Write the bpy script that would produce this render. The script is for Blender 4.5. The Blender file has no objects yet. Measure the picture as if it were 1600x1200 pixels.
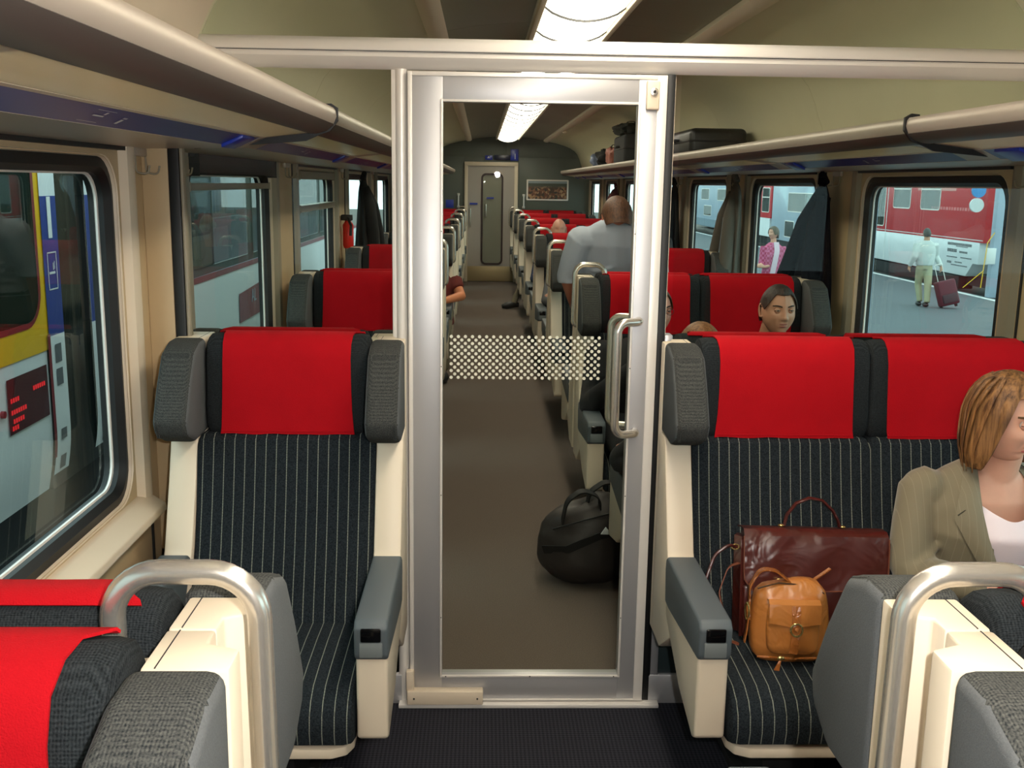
import bpy, bmesh, math, random
import numpy as np
from mathutils import Vector, Matrix, noise
random.seed(7); np.random.seed(7)
PI = math.pi
SC = bpy.context.scene
COL = SC.collection

# ------------------------------------------------------------------ camera
def _setup_camera():
    f = 1600.0; c = np.array([800.0, 600.0])
    def d(u, v):
        a = np.array([(u-c[0])/f, (v-c[1])/f, 1.0]); return a/np.linalg.norm(a)
    Yv = d(753, 286); Dv = d(676, 8844)
    Dv = Dv - Yv*Dv.dot(Yv); Dv /= np.linalg.norm(Dv)
    Xv = np.cross(Dv, Yv)
    R = np.array([Xv, Yv, -Dv])
    right = R @ np.array([1, 0, 0.]); down = R @ np.array([0, 1, 0.]); fwd = R @ np.array([0, 0, 1.])
    m = Matrix(((right[0], -down[0], -fwd[0], 0.0),
                (right[1], -down[1], -fwd[1], 0.0),
                (right[2], -down[2], -fwd[2], 1.64), (0, 0, 0, 1)))
    cam = bpy.data.cameras.new('camera'); o = bpy.data.objects.new('camera', cam)
    COL.objects.link(o); o.matrix_world = m
    cam.sensor_width = 36.0; cam.lens = 36.0; cam.clip_start = 0.05; cam.clip_end = 400
    SC.camera = o
_setup_camera()

# ------------------------------------------------------------------ light and exposure
SC.view_settings.view_transform = 'Standard'
SC.view_settings.look = 'None'
SC.view_settings.gamma = 1.0
SC.view_settings.use_curve_mapping = False
SC.view_settings.exposure = 0.2
SC.cycles.use_denoising = True
SC.cycles.max_bounces = 10
SC.cycles.diffuse_bounces = 4
SC.cycles.glossy_bounces = 4
SC.cycles.transmission_bounces = 4
SC.cycles.transparent_max_bounces = 24
SC.cycles.sample_clamp_indirect = 4.0
SC.cycles.caustics_reflective = False
SC.cycles.caustics_refractive = False
w = bpy.data.worlds.new('overcast_sky'); SC.world = w; w.use_nodes = True
wn = w.node_tree.nodes; wl = w.node_tree.links
wn['Background'].inputs['Strength'].default_value = 3.2
_tc = wn.new('ShaderNodeTexCoord'); _sp = wn.new('ShaderNodeSeparateXYZ'); _rp = wn.new('ShaderNodeValToRGB')
wl.new(_tc.outputs['Generated'], _sp.inputs[0]); wl.new(_sp.outputs['Z'], _rp.inputs[0])
_rp.color_ramp.elements[0].position = 0.0; _rp.color_ramp.elements[0].color = (0.62, 0.72, 0.78, 1)
_rp.color_ramp.elements[1].position = 0.7; _rp.color_ramp.elements[1].color = (0.85, 0.95, 1.0, 1)
wl.new(_rp.outputs[0], wn['Background'].inputs['Color'])

FIXTURE_GLOW = 8.5          # the coach's fluorescent strip
FLASH_WATTS = 14.0           # the photographer's small flash, beside the lens
def _flash():
    l = bpy.data.lights.new('camera_flash', 'AREA'); l.shape = 'DISK'; l.size = 0.030
    l.energy = FLASH_WATTS; l.color = (1.0, 0.98, 0.95); l.spread = math.radians(150)
    o = bpy.data.objects.new('camera_flash', l); COL.objects.link(o)
    o.location = (0.09, 0.02, 1.69); o.rotation_euler = (math.radians(84), 0, 0)
_flash()

# ------------------------------------------------------------------ helpers
def lin(c):
    return tuple(((x/255.0)/12.92 if x/255.0 <= 0.04045 else ((x/255.0+0.055)/1.055)**2.4) for x in c)
MATS = {}
def mat(name, rgb=(128, 128, 128), rough=0.6, metal=0.0, spec=0.5, noise_amt=0.0, noise_scale=20.0,
        bump=0.0, bump_scale=200.0, emit=None, emit_s=0.0, coat=0.0, sheen=0.0):
    if name in MATS: return MATS[name]
    m = bpy.data.materials.new(name); m.use_nodes = True; MATS[name] = m
    nt = m.node_tree; b = nt.nodes['Principled BSDF']
    c = lin(rgb)
    b.inputs['Base Color'].default_value = (*c, 1)
    b.inputs['Roughness'].default_value = rough
    b.inputs['Metallic'].default_value = metal
    b.inputs['Specular IOR Level'].default_value = spec
    b.inputs['Coat Weight'].default_value = coat
    if sheen: b.inputs['Sheen Weight'].default_value = sheen
    if emit is not None:
        b.inputs['Emission Color'].default_value = (*lin(emit), 1); b.inputs['Emission Strength'].default_value = emit_s
    tc = nt.nodes.new('ShaderNodeTexCoord')
    if noise_amt:
        n = nt.nodes.new('ShaderNodeTexNoise'); n.inputs['Scale'].default_value = noise_scale; n.inputs['Detail'].default_value = 4
        nt.links.new(tc.outputs['Object'], n.inputs['Vector'])
        mx = nt.nodes.new('ShaderNodeMix'); mx.data_type = 'RGBA'
        mx.inputs['A'].default_value = (*[max(0, x*(1-noise_amt)) for x in c], 1)
        mx.inputs['B'].default_value = (*[min(1, x*(1+noise_amt)) for x in c], 1)
        nt.links.new(n.outputs['Fac'], mx.inputs['Factor']); nt.links.new(mx.outputs['Result'], b.inputs['Base Color'])
    if bump:
        n2 = nt.nodes.new('ShaderNodeTexNoise'); n2.inputs['Scale'].default_value = bump_scale; n2.inputs['Detail'].default_value = 3
        nt.links.new(tc.outputs['Object'], n2.inputs['Vector'])
        bp = nt.nodes.new('ShaderNodeBump'); bp.inputs['Strength'].default_value = bump; bp.inputs['Distance'].default_value = 0.004
        nt.links.new(n2.outputs['Fac'], bp.inputs['Height']); nt.links.new(bp.outputs['Normal'], b.inputs['Normal'])
    return m
def nd(m, t): return m.node_tree.nodes.new(t)
def lk(m, a, b): m.node_tree.links.new(a, b)
def math_node(m, op, a, b=None, c=None):
    n = nd(m, 'ShaderNodeMath'); n.operation = op
    for i, v in enumerate((a, b, c)):
        if v is None: continue
        if isinstance(v, (int, float)): n.inputs[i].default_value = v
        else: lk(m, v, n.inputs[i])
    return n.outputs[0]

def pinstripe(name='pinstripe_fabric', pitch=0.0295, wid=0.0021):
    m = mat(name, (25, 29, 33), rough=0.95, spec=0.15)
    b = m.node_tree.nodes['Principled BSDF']
    tc = nd(m, 'ShaderNodeTexCoord'); sp = nd(m, 'ShaderNodeSeparateXYZ'); lk(m, tc.outputs['Object'], sp.inputs[0])
    px = math_node(m, 'PINGPONG', math_node(m, 'ADD', sp.outputs['X'], 10.0), pitch/2)
    edge = math_node(m, 'LESS_THAN', px, wid/2)
    s2 = math_node(m, 'SUBTRACT', sp.outputs['Z'], sp.outputs['Y'])
    dash = math_node(m, 'PINGPONG', math_node(m, 'ADD', s2, 10.0), 0.0026)
    dsh = math_node(m, 'GREATER_THAN', dash, 0.0007)
    fac = math_node(m, 'MULTIPLY', edge, math_node(m, 'ADD', math_node(m, 'MULTIPLY', dsh, 0.4), 0.6))
    n = nd(m, 'ShaderNodeTexNoise'); n.inputs['Scale'].default_value = 260; lk(m, tc.outputs['Object'], n.inputs['Vector'])
    r = nd(m, 'ShaderNodeValToRGB'); r.color_ramp.elements[0].color = (*lin((17, 21, 25)), 1); r.color_ramp.elements[1].color = (*lin((44, 50, 54)), 1)
    r.color_ramp.elements[0].position = .3; r.color_ramp.elements[1].position = .75
    lk(m, n.outputs['Fac'], r.inputs[0])
    mx = nd(m, 'ShaderNodeMix'); mx.data_type = 'RGBA'; lk(m, fac, mx.inputs['Factor']); lk(m, r.outputs[0], mx.inputs['A'])
    mx.inputs['B'].default_value = (*lin((132, 135, 124)), 1)
    lk(m, mx.outputs['Result'], b.inputs['Base Color'])
    bp = nd(m, 'ShaderNodeBump'); bp.inputs['Strength'].default_value = .5; bp.inputs['Distance'].default_value = .002
    lk(m, n.outputs['Fac'], bp.inputs['Height']); lk(m, bp.outputs['Normal'], b.inputs['Normal'])
    return m

def weave(name, c1, c2, step=0.0034, rough=0.95, amp=.12):
    """corded cloth: small rows of stitches"""
    m = mat(name, c1, rough=rough, spec=0.15)
    b = m.node_tree.nodes['Principled BSDF']
    tc = nd(m, 'ShaderNodeTexCoord'); sp = nd(m, 'ShaderNodeSeparateXYZ'); lk(m, tc.outputs['Object'], sp.inputs[0])
    sx = math_node(m, 'SINE', math_node(m, 'MULTIPLY', sp.outputs['X'], 2*PI/step))
    dz = math_node(m, 'SUBTRACT', sp.outputs['Z'], sp.outputs['Y'])
    sz = math_node(m, 'SINE', math_node(m, 'MULTIPLY', dz, 2*PI/step))
    n = nd(m, 'ShaderNodeTexNoise'); n.inputs['Scale'].default_value = 420; lk(m, tc.outputs['Object'], n.inputs['Vector'])
    h = math_node(m, 'ADD', math_node(m, 'MULTIPLY', math_node(m, 'ADD', sx, sz), amp), math_node(m, 'MULTIPLY', n.outputs['Fac'], 1.0))
    r = nd(m, 'ShaderNodeValToRGB'); r.color_ramp.elements[0].color = (*lin(c1), 1); r.color_ramp.elements[1].color = (*lin(c2), 1)
    r.color_ramp.elements[0].position = .2; r.color_ramp.elements[1].position = .85
    lk(m, h, r.inputs[0]); lk(m, r.outputs[0], b.inputs['Base Color'])
    bp = nd(m, 'ShaderNodeBump'); bp.inputs['Strength'].default_value = .45; bp.inputs['Distance'].default_value = .0012
    lk(m, h, bp.inputs['Height']); lk(m, bp.outputs['Normal'], b.inputs['Normal'])
    return m

def glass(name, tint=(0.86, 0.93, 0.90), refl=1.0, ior=1.5):
    m = bpy.data.materials.new(name); m.use_nodes = True; MATS[name] = m
    nt = m.node_tree; nt.nodes.clear()
    out = nd(m, 'ShaderNodeOutputMaterial'); t = nd(m, 'ShaderNodeBsdfTransparent'); g = nd(m, 'ShaderNodeBsdfGlossy')
    t.inputs['Color'].default_value = (*tint, 1); g.inputs['Roughness'].default_value = 0.0
    fr = nd(m, 'ShaderNodeFresnel'); fr.inputs['IOR'].default_value = ior
    mx = nd(m, 'ShaderNodeMixShader'); lk(m, math_node(m, 'MULTIPLY', fr.outputs[0], refl), mx.inputs[0])
    lk(m, t.outputs[0], mx.inputs[1]); lk(m, g.outputs[0], mx.inputs[2]); lk(m, mx.outputs[0], out.inputs['Surface'])
    return m

def brushed(name, rgb, rough=0.35, axis='Z', amt=.12):
    m = mat(name, rgb, rough=rough, metal=0.9)
    b = m.node_tree.nodes['Principled BSDF']
    tc = nd(m, 'ShaderNodeTexCoord'); mp = nd(m, 'ShaderNodeMapping')
    mp.inputs['Scale'].default_value = {'Z': (400, 400, 4), 'X': (4, 400, 400), 'Y': (400, 4, 400)}[axis]
    lk(m, tc.outputs['Object'], mp.inputs['Vector'])
    n = nd(m, 'ShaderNodeTexNoise'); n.inputs['Scale'].default_value = 1.0; lk(m, mp.outputs[0], n.inputs['Vector'])
    lk(m, math_node(m, 'ADD', math_node(m, 'MULTIPLY', n.outputs['Fac'], amt), rough-amt/2), b.inputs['Roughness'])
    return m

def root_matrix(o):
    return Matrix.Translation(o.location) @ o.rotation_euler.to_matrix().to_4x4()
def thing(name, label, cat, loc=(0, 0, 0), rotz=0, group=None):
    o = bpy.data.objects.new(name, None); COL.objects.link(o); o.empty_display_size = .05
    o.location = loc; o.rotation_euler = (0, 0, rotz); o['label'] = label; o['category'] = cat
    if group: o['group'] = group
    return o
def tag(o, label, cat, group=None):
    o['label'] = label; o['category'] = cat
    if group: o['group'] = group
    return o
def obj(name, bm, m, parent=None, local=False, smooth=True, angle=38, label=None, kind=None, recalc=True):
    """link a bmesh as one mesh object; coordinates are world unless local"""
    if recalc: bmesh.ops.recalc_face_normals(bm, faces=bm.faces[:])
    me = bpy.data.meshes.new(name); bm.to_mesh(me); bm.free()
    return obj_me(name, me, m, parent, local, smooth, angle, label, kind)
def obj_me(name, me, m, parent=None, local=False, smooth=True, angle=38, label=None, kind=None):
    o = bpy.data.objects.new(name, me); COL.objects.link(o)
    for mm in (m if isinstance(m, (list, tuple)) else [m]): me.materials.append(mm)
    if parent is not None:
        if not local:
            pm = root_matrix(parent)
            if parent.parent is not None: pm = root_matrix(parent.parent) @ pm
            me.transform(pm.inverted())
        o.parent = parent
    if smooth and len(me.polygons):
        me.polygons.foreach_set('use_smooth', [True]*len(me.polygons)); me.set_sharp_from_angle(angle=math.radians(angle))
    if label: o['label'] = label
    if kind: o['kind'] = kind
    return o
def struct(name, bm, m, parent=None, **k):
    o = obj(name, bm, m, parent, **k)
    if parent is None: o['kind'] = 'structure'
    return o
def copy_tree(o, parent=None):
    c = o.copy(); COL.objects.link(c)
    if parent is not None: c.parent = parent
    for ch in list(o.children): copy_tree(ch, c)
    return c
def B(): return bmesh.new()

def box(bm, x0, x1, y0, y1, z0, z1, bev=0.0, seg=2, M=None):
    g = bmesh.ops.create_cube(bm, size=1.0); vs = g['verts']
    for v in vs: v.co = Vector((x0+(v.co.x+.5)*(x1-x0), y0+(v.co.y+.5)*(y1-y0), z0+(v.co.z+.5)*(z1-z0)))
    if bev > 0:
        es = list({e for v in vs for e in v.link_edges})
        r = bmesh.ops.bevel(bm, geom=es, offset=bev, segments=seg, affect='EDGES', profile=.5)
        vs = list({v for f in r['faces'] for v in f.verts} | {v for v in vs if v.is_valid})
    if M is not None:
        for v in vs: v.co = M @ v.co
    return vs
def prism(bm, poly, axis, a0, a1, bev=0.0, seg=2):
    """poly: 2D points in the plane normal to axis; x->(y,z), y->(x,z), z->(x,y)"""
    def P(p, a):
        return Vector((a, p[0], p[1])) if axis == 'x' else Vector((p[0], a, p[1])) if axis == 'y' else Vector((p[0], p[1], a))
    v0 = [bm.verts.new(P(p, a0)) for p in poly]; v1 = [bm.verts.new(P(p, a1)) for p in poly]
    n = len(poly); fs = [bm.faces.new(v0), bm.faces.new(v1[::-1])]
    for i in range(n): fs.append(bm.faces.new((v0[i], v1[i], v1[(i+1) % n], v0[(i+1) % n])))
    bmesh.ops.recalc_face_normals(bm, faces=fs)
    if bev > 0:
        es = list({e for f in fs for e in f.edges})
        bmesh.ops.bevel(bm, geom=es, offset=bev, segments=seg, affect='EDGES', profile=.5)
def tube(bm, pts, r, n=10, caps=True, closed=False):
    pts = [Vector(p) for p in pts]; N = len(pts)
    rs = r if isinstance(r, (list, tuple)) else [r]*N
    rings = []; up = None
    for i, p in enumerate(pts):
        if closed: t = pts[(i+1) % N]-pts[i-1]
        else: t = pts[min(i+1, N-1)]-pts[max(i-1, 0)]
        t.normalize()
        if up is None:
            up = Vector((0, 0, 1)) if abs(t.z) < .9 else Vector((1, 0, 0))
        s = up-t*up.dot(t)
        if s.length < 1e-6: s = t.orthogonal()
        s.normalize(); up = s; q = t.cross(s)
        rr = rs[i]; ra, rb = (rr if isinstance(rr, (list, tuple)) else (rr, rr))
        rings.append([bm.verts.new(p+s*math.cos(2*PI*k/n)*ra+q*math.sin(2*PI*k/n)*rb) for k in range(n)])
    loft(bm, rings, caps=caps and not closed, closed=closed)
    return rings
def loft(bm, rings, caps=True, closed=False, wrap=True):
    n = len(rings[0])
    R = rings+[rings[0]] if closed else rings
    for a, b in zip(R[:-1], R[1:]):
        for k in range(n if wrap else n-1):
            try: bm.faces.new((a[k], a[(k+1) % n], b[(k+1) % n], b[k]))
            except ValueError: pass
    if caps:
        bm.faces.new(rings[0][::-1]); bm.faces.new(rings[-1])
def arc_path(pts, rad, seg=6):
    """round the inner corners of a polyline"""
    pts = [Vector(p) for p in pts]; out = [pts[0]]
    for i in range(1, len(pts)-1):
        a, b, c = pts[i-1], pts[i], pts[i+1]
        u = (a-b).normalized(); v = (c-b).normalized()
        ang = u.angle(v); d = min(rad/math.tan(ang/2), (a-b).length*.49, (c-b).length*.49); r = d*math.tan(ang/2)
        cen = b+(u+v).normalized()*(r/math.sin(ang/2)); s = b+u*d-cen; e = b+v*d-cen
        for k in range(seg+1): out.append(cen+s.normalized().slerp(e.normalized(), k/seg)*r)
    out.append(pts[-1]); return out
def rr2(a0, a1, b0, b1, r, n=6):
    out = []
    for cx, cy, s in ((a1-r, b1-r, 0), (a0+r, b1-r, 90), (a0+r, b0+r, 180), (a1-r, b0+r, 270)):
        for k in range(n+1):
            t = math.radians(s+90*k/n); out.append((cx+r*math.cos(t), cy+r*math.sin(t)))
    return out
def ring_x(bm, outer, xo, inner, xi):
    a = [bm.verts.new((xo, *p)) for p in outer]; b = [bm.verts.new((xi, *p)) for p in inner]; n = len(a)
    for k in range(n): bm.faces.new((a[k], a[(k+1) % n], b[(k+1) % n], b[k]))
def plate(bm, outer, holes, axis='x', a=0.0):
    """flat plate with holes"""
    def P(p): return (a, p[0], p[1]) if axis == 'x' else (p[0], a, p[1])
    es = []
    for loop in [outer]+holes:
        vs = [bm.verts.new(P(p)) for p in loop]
        es += [bm.edges.new((vs[i], vs[(i+1) % len(vs)])) for i in range(len(vs))]
    bmesh.ops.triangle_fill(bm, use_beauty=True, use_dissolve=False, edges=es)
def grid_surface(bm, fn, nu, nv, wrap_u=False):
    V = [[bm.verts.new(fn(i/(nu if wrap_u else nu-1), j/(nv-1))) for i in range(nu)] for j in range(nv)]
    for j in range(nv-1):
        for i in range(nu if wrap_u else nu-1):
            bm.faces.new((V[j][i], V[j][(i+1) % nu], V[j+1][(i+1) % nu], V[j+1][i]))
    return V
def solid(bm, th):
    r = bmesh.ops.solidify(bm, geom=bm.faces[:], thickness=th)
def sphere(bm, c, rx, ry, rz, u=16, v=10, M=None):
    g = bmesh.ops.create_uvsphere(bm, u_segments=u, v_segments=v, radius=1.0)
    for q in g['verts']:
        q.co = Vector((q.co.x*rx, q.co.y*ry, q.co.z*rz))
        if M is not None: q.co = M @ q.co
        q.co = q.co+Vector(c)
    return g['verts']
def disc(bm, c, r, axis='y', n=12, ry=None, th=0.0):
    ry = ry or r; vs = []
    for k in range(n):
        a = 2*PI*k/n; p, q = r*math.cos(a), ry*math.sin(a)
        vs.append(bm.verts.new((c[0]+p, c[1], c[2]+q) if axis == 'y' else (c[0], c[1]+p, c[2]+q) if axis == 'x' else (c[0]+p, c[1]+q, c[2])))
    return bm.faces.new(vs)
def text_mesh(txt, size, M, bold=.0, depth=.001):
    cu = bpy.data.curves.new('t', 'FONT'); cu.body = txt; cu.size = size; cu.extrude = depth; cu.offset = bold; cu.align_x = 'CENTER'; cu.align_y = 'CENTER'
    o = bpy.data.objects.new('t', cu); COL.objects.link(o); bpy.context.view_layer.update()
    me = bpy.data.meshes.new_from_object(o.evaluated_get(bpy.context.evaluated_depsgraph_get()))
    bpy.data.objects.remove(o); bpy.data.curves.remove(cu); me.transform(M); return me
def remesh(bm, voxel, smooth=4, name='body'):
    """fuse overlapping volumes into one continuous skin"""
    bmesh.ops.recalc_face_normals(bm, faces=bm.faces[:])
    me = bpy.data.meshes.new('tmp'); bm.to_mesh(me); bm.free()
    o = bpy.data.objects.new('tmp', me); COL.objects.link(o)
    r = o.modifiers.new('r', 'REMESH'); r.mode = 'VOXEL'; r.voxel_size = voxel
    s = o.modifiers.new('s', 'SMOOTH'); s.factor = .5; s.iterations = smooth
    bpy.context.view_layer.update()
    out = bpy.data.meshes.new_from_object(o.evaluated_get(bpy.context.evaluated_depsgraph_get())); out.name = name; out.materials.clear()
    bpy.data.objects.remove(o); bpy.data.meshes.remove(me); return out

# ------------------------------------------------------------------ materials
CREAM = mat('cream_plastic', (224, 208, 184), rough=.42, noise_amt=.03, noise_scale=6)
CREAM_WALL = mat('cream_wall_laminate', (196, 172, 134), rough=.5, noise_amt=.05, noise_scale=4)
BEIGE_DARK = mat('grey_wall_trim', (150, 140, 120), rough=.5)
PIN = pinstripe()
PAD = weave('charcoal_headrest_cloth', (18, 21, 23), (50, 54, 56))
WING = mat('grey_wing_cloth', (92, 94, 95), rough=.95, spec=.15, noise_amt=.22, noise_scale=420, bump=.3, bump_scale=700)
CORD = weave('corded_charcoal_cloth', (32, 35, 37), (88, 88, 84), step=.0034, amp=.09)
RED = mat('red_cover_cloth', (176, 6, 20), rough=.9, spec=.2, noise_amt=.08, noise_scale=14, bump=.35, bump_scale=500)
ARM = mat('slate_armrest_rubber', (84, 92, 96), rough=.55, bump=.1, bump_scale=600)
BLACK = mat('black_rubber', (14, 15, 16), rough=.5)
BLACK_GLOSS = mat('black_gloss_plastic', (10, 10, 12), rough=.12)
STEEL = mat('satin_steel_tube', (214, 208, 198), rough=.27, metal=.85)
ALU = brushed('brushed_aluminium', (188, 187, 188), rough=.42, axis='Z')
ALU.node_tree.nodes['Principled BSDF'].inputs['Metallic'].default_value = .55
ALU_P = mat('painted_aluminium', (236, 230, 222), rough=.35, metal=.2)
ALU_RACK = mat('rack_aluminium', (186, 174, 160), rough=.38, metal=.3)
DARK_METAL = mat('dark_steel', (50, 50, 50), rough=.5, metal=.6)
WHITE_GLASS = mat('frosted_rack_panel', (238, 230, 206), rough=.22)
def _frost():
    m = WHITE_GLASS; b = m.node_tree.nodes['Principled BSDF']; out = m.node_tree.nodes['Material Output']
    tr = nd(m, 'ShaderNodeBsdfTranslucent'); tr.inputs['Color'].default_value = (.95, .92, .82, 1)
    mx = nd(m, 'ShaderNodeMixShader'); mx.inputs[0].default_value = .6; lk(m, b.outputs[0], mx.inputs[1]); lk(m, tr.outputs[0], mx.inputs[2]); lk(m, mx.outputs[0], out.inputs['Surface'])
_frost()
BLUE = mat('blue_sign_strip', (44, 52, 130), rough=.3)
BLUE_L = mat('bright_blue_label', (40, 60, 170), rough=.3)
WHITE = mat('white_print', (225, 228, 228), rough=.5)
GREY_PRINT = mat('grey_print', (90, 95, 100), rough=.6)
CEIL = mat('grey_green_ceiling_panel', (222, 216, 184), rough=.55, noise_amt=.04, noise_scale=3)
CEIL_MID = mat('dark_ceiling_panel', (140, 138, 118), rough=.5, noise_amt=.05, noise_scale=3)
CARPET = mat('dark_carpet', (112, 100, 92), rough=1, spec=.1, noise_amt=.35, noise_scale=240, bump=.8, bump_scale=420)
CARPET_IN = weave('woven_blue_black_carpet', (18, 19, 25), (58, 58, 66), step=.012)
ENDWALL = mat('grey_green_end_wall', (92, 100, 92), rough=.5)
DOORGREY = mat('pale_grey_door_leaf', (176, 168, 160), rough=.4)
GLASS = glass('clear_window_glass', (0.80, 0.90, 0.88), refl=.10)
GLASS_P = glass('partition_glass', (0.86, 0.90, 0.84), refl=.42)
GLASS_N = glass('tinted_train_glass', (0.42, 0.5, 0.46), refl=.2)

# ------------------------------------------------------------------ coach shell
XL, XR, XC = -0.98, 1.80, 0.41
Y0, Y1, YP, PITCH = -1.6, 17.4, 3.06, 2.05
bm = B(); box(bm, XL-.02, XR+.02, YP+.0, Y1, -.06, 0.0); struct('floor', bm, CARPET)
bm = B(); box(bm, XL-.02, XR+.02, Y0, YP, -.06, 0.0); fl = struct('floor', bm, CARPET_IN)

prof = [(0, 2.40), (.15, 2.397), (.30, 2.388), (.45, 2.372), (.56, 2.352), (.64, 2.335)]
prof2 = [(.64, 2.335), (.80, 2.305), (.95, 2.262), (1.05, 2.222), (1.12, 2.178), (1.17, 2.122), (1.205, 2.05), (1.228, 1.98), (1.25, 1.93), (1.27, 1.86)]
def strip_surface(bm, pr, y0, y1, side, th=.015, ny=2):
    a = [[bm.verts.new((XC+side*u, y0+(y1-y0)*k/(ny-1), z)) for u, z in pr] for k in range(ny)]
    b = [[bm.verts.new((XC+side*(u+.01), y0+(y1-y0)*k/(ny-1), z+th)) for u, z in pr] for k in range(ny)]
    for A in (a, b):
        for k in range(ny-1):
            for i in range(len(pr)-1): bm.faces.new((A[k][i], A[k][i+1], A[k+1][i+1], A[k+1][i]))
    for i in range(len(pr)-1):
        bm.faces.new((a[0][i], a[0][i+1], b[0][i+1], b[0][i])); bm.faces.new((a[-1][i], a[-1][i+1], b[-1][i+1], b[-1][i]))
ceiling = B(); box(ceiling, XL-.2, XR+.2, Y0, Y1+.1, 2.44, 2.48); ceiling = struct('ceiling', ceiling, CEIL_MID)
ys = [Y0]
while ys[-1] < Y1-.1: ys.append(min(ys[-1]+PITCH, Y1))
ys = [-1.6, 1.01, 3.06, 5.11, 7.16, 9.21, 11.26, 13.31, 15.36, 17.4]
for a, b in zip(ys[:-1], ys[1:]):
    for s in (-1, 1):
        bm = B(); strip_surface(bm, prof, a+.002, b-.002, s); struct('ceiling_panel', bm, CEIL_MID, ceiling)
        bm = B(); strip_surface(bm, prof2, a+.002, b-.002, s); struct('cove_panel', bm, CEIL, ceiling)
for s, nm in ((-1, 'trim_1'), (1, 'trim_2')):   # cream mouldings along the ceiling
    bm = B(); prism(bm, [(XC+s*.585, 2.345), (XC+s*.575, 2.318), (XC+s*.60, 2.300), (XC+s*.645, 2.296), (XC+s*.67, 2.31), (XC+s*.665, 2.335)], 'y', Y0, Y1-.45)
    struct(nm, bm, CREAM)
# central light fitting
lt = thing('ceiling_light', 'long fluorescent strip light with ribbed translucent diffuser along the ceiling centre', 'light', (XC, Y0, 2.39))
bm = B(); box(bm, XC-.19, XC+.19, Y0, Y1-.5, 2.345, 2.385, .006); obj('housing', bm, ALU_P, lt)
DIFF = mat('translucent_diffuser', (240, 236, 225), rough=.35, emit=(255, 244, 224), emit_s=FIXTURE_GLOW)
DIFF_NEAR = mat('bright_translucent_diffuser', (240, 236, 225), rough=.35, emit=(255, 244, 224), emit_s=FIXTURE_GLOW)
def _diff(m, FIXTURE_GLOW):
    b = m.node_tree.nodes['Principled BSDF']
    tc = nd(m, 'ShaderNodeTexCoord'); sp = nd(m, 'ShaderNodeSeparateXYZ'); lk(m, tc.outputs['Object'], sp.inputs[0])
    ax = math_node(m, 'ABSOLUTE', sp.outputs['X'])
    r = nd(m, 'ShaderNodeMapRange'); lk(m, ax, r.inputs['Value'])
    r.inputs['From Min'].default_value = 0.02; r.inputs['From Max'].default_value = .15; r.inputs['To Min'].default_value = FIXTURE_GLOW*1.1; r.inputs['To Max'].default_value = FIXTURE_GLOW*.35
    n = nd(m, 'ShaderNodeTexNoise'); n.inputs['Scale'].default_value = 3; lk(m, tc.outputs['Object'], n.inputs['Vector'])
    lk(m, math_node(m, 'MULTIPLY', r.outputs[0], math_node(m, 'ADD', math_node(m, 'MULTIPLY', n.outputs['Fac'], .8), .6)), b.inputs['Emission Strength'])
_diff(DIFF, FIXTURE_GLOW); _diff(DIFF_NEAR, FIXTURE_GLOW*1.7)
k = 0; y = Y0
while y < Y1-.55:
    y2 = min(y+.66, Y1-.5)
    bm = B()
    pr = [(XC-.162+.324*i/10, 2.343-.05*math.sin(PI*i/10)**.7) for i in range(11)]
    pr = [(p[0], p[1]) for p in pr]
    prism(bm, pr+[(XC+.162, 2.35), (XC-.162, 2.35)], 'y', y+.006, y2-.006)
    obj('diffuser', bm, DIFF if y > 3.0 else DIFF_NEAR, lt)
    y = y2
bm = B(); y = Y0
while y < Y1-.5:
    prism(bm, [(XC-.168+.336*i/10, 2.340-.056*math.sin(PI*i/10)**.7) for i in range(11)]+[(XC+.168, 2.35), (XC-.168, 2.35)], 'y', y-.005, y+.005); y += .66
obj('separator_ribs', bm, DARK_METAL, lt, kind='stuff')
for s in (-1, 1):
    bm = B(); box(bm, XC+s*.178-.012, XC+s*.178+.012, Y0, Y1-.5, 2.325, 2.35, .003); obj('side_rail', bm, CREAM, lt)

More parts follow.
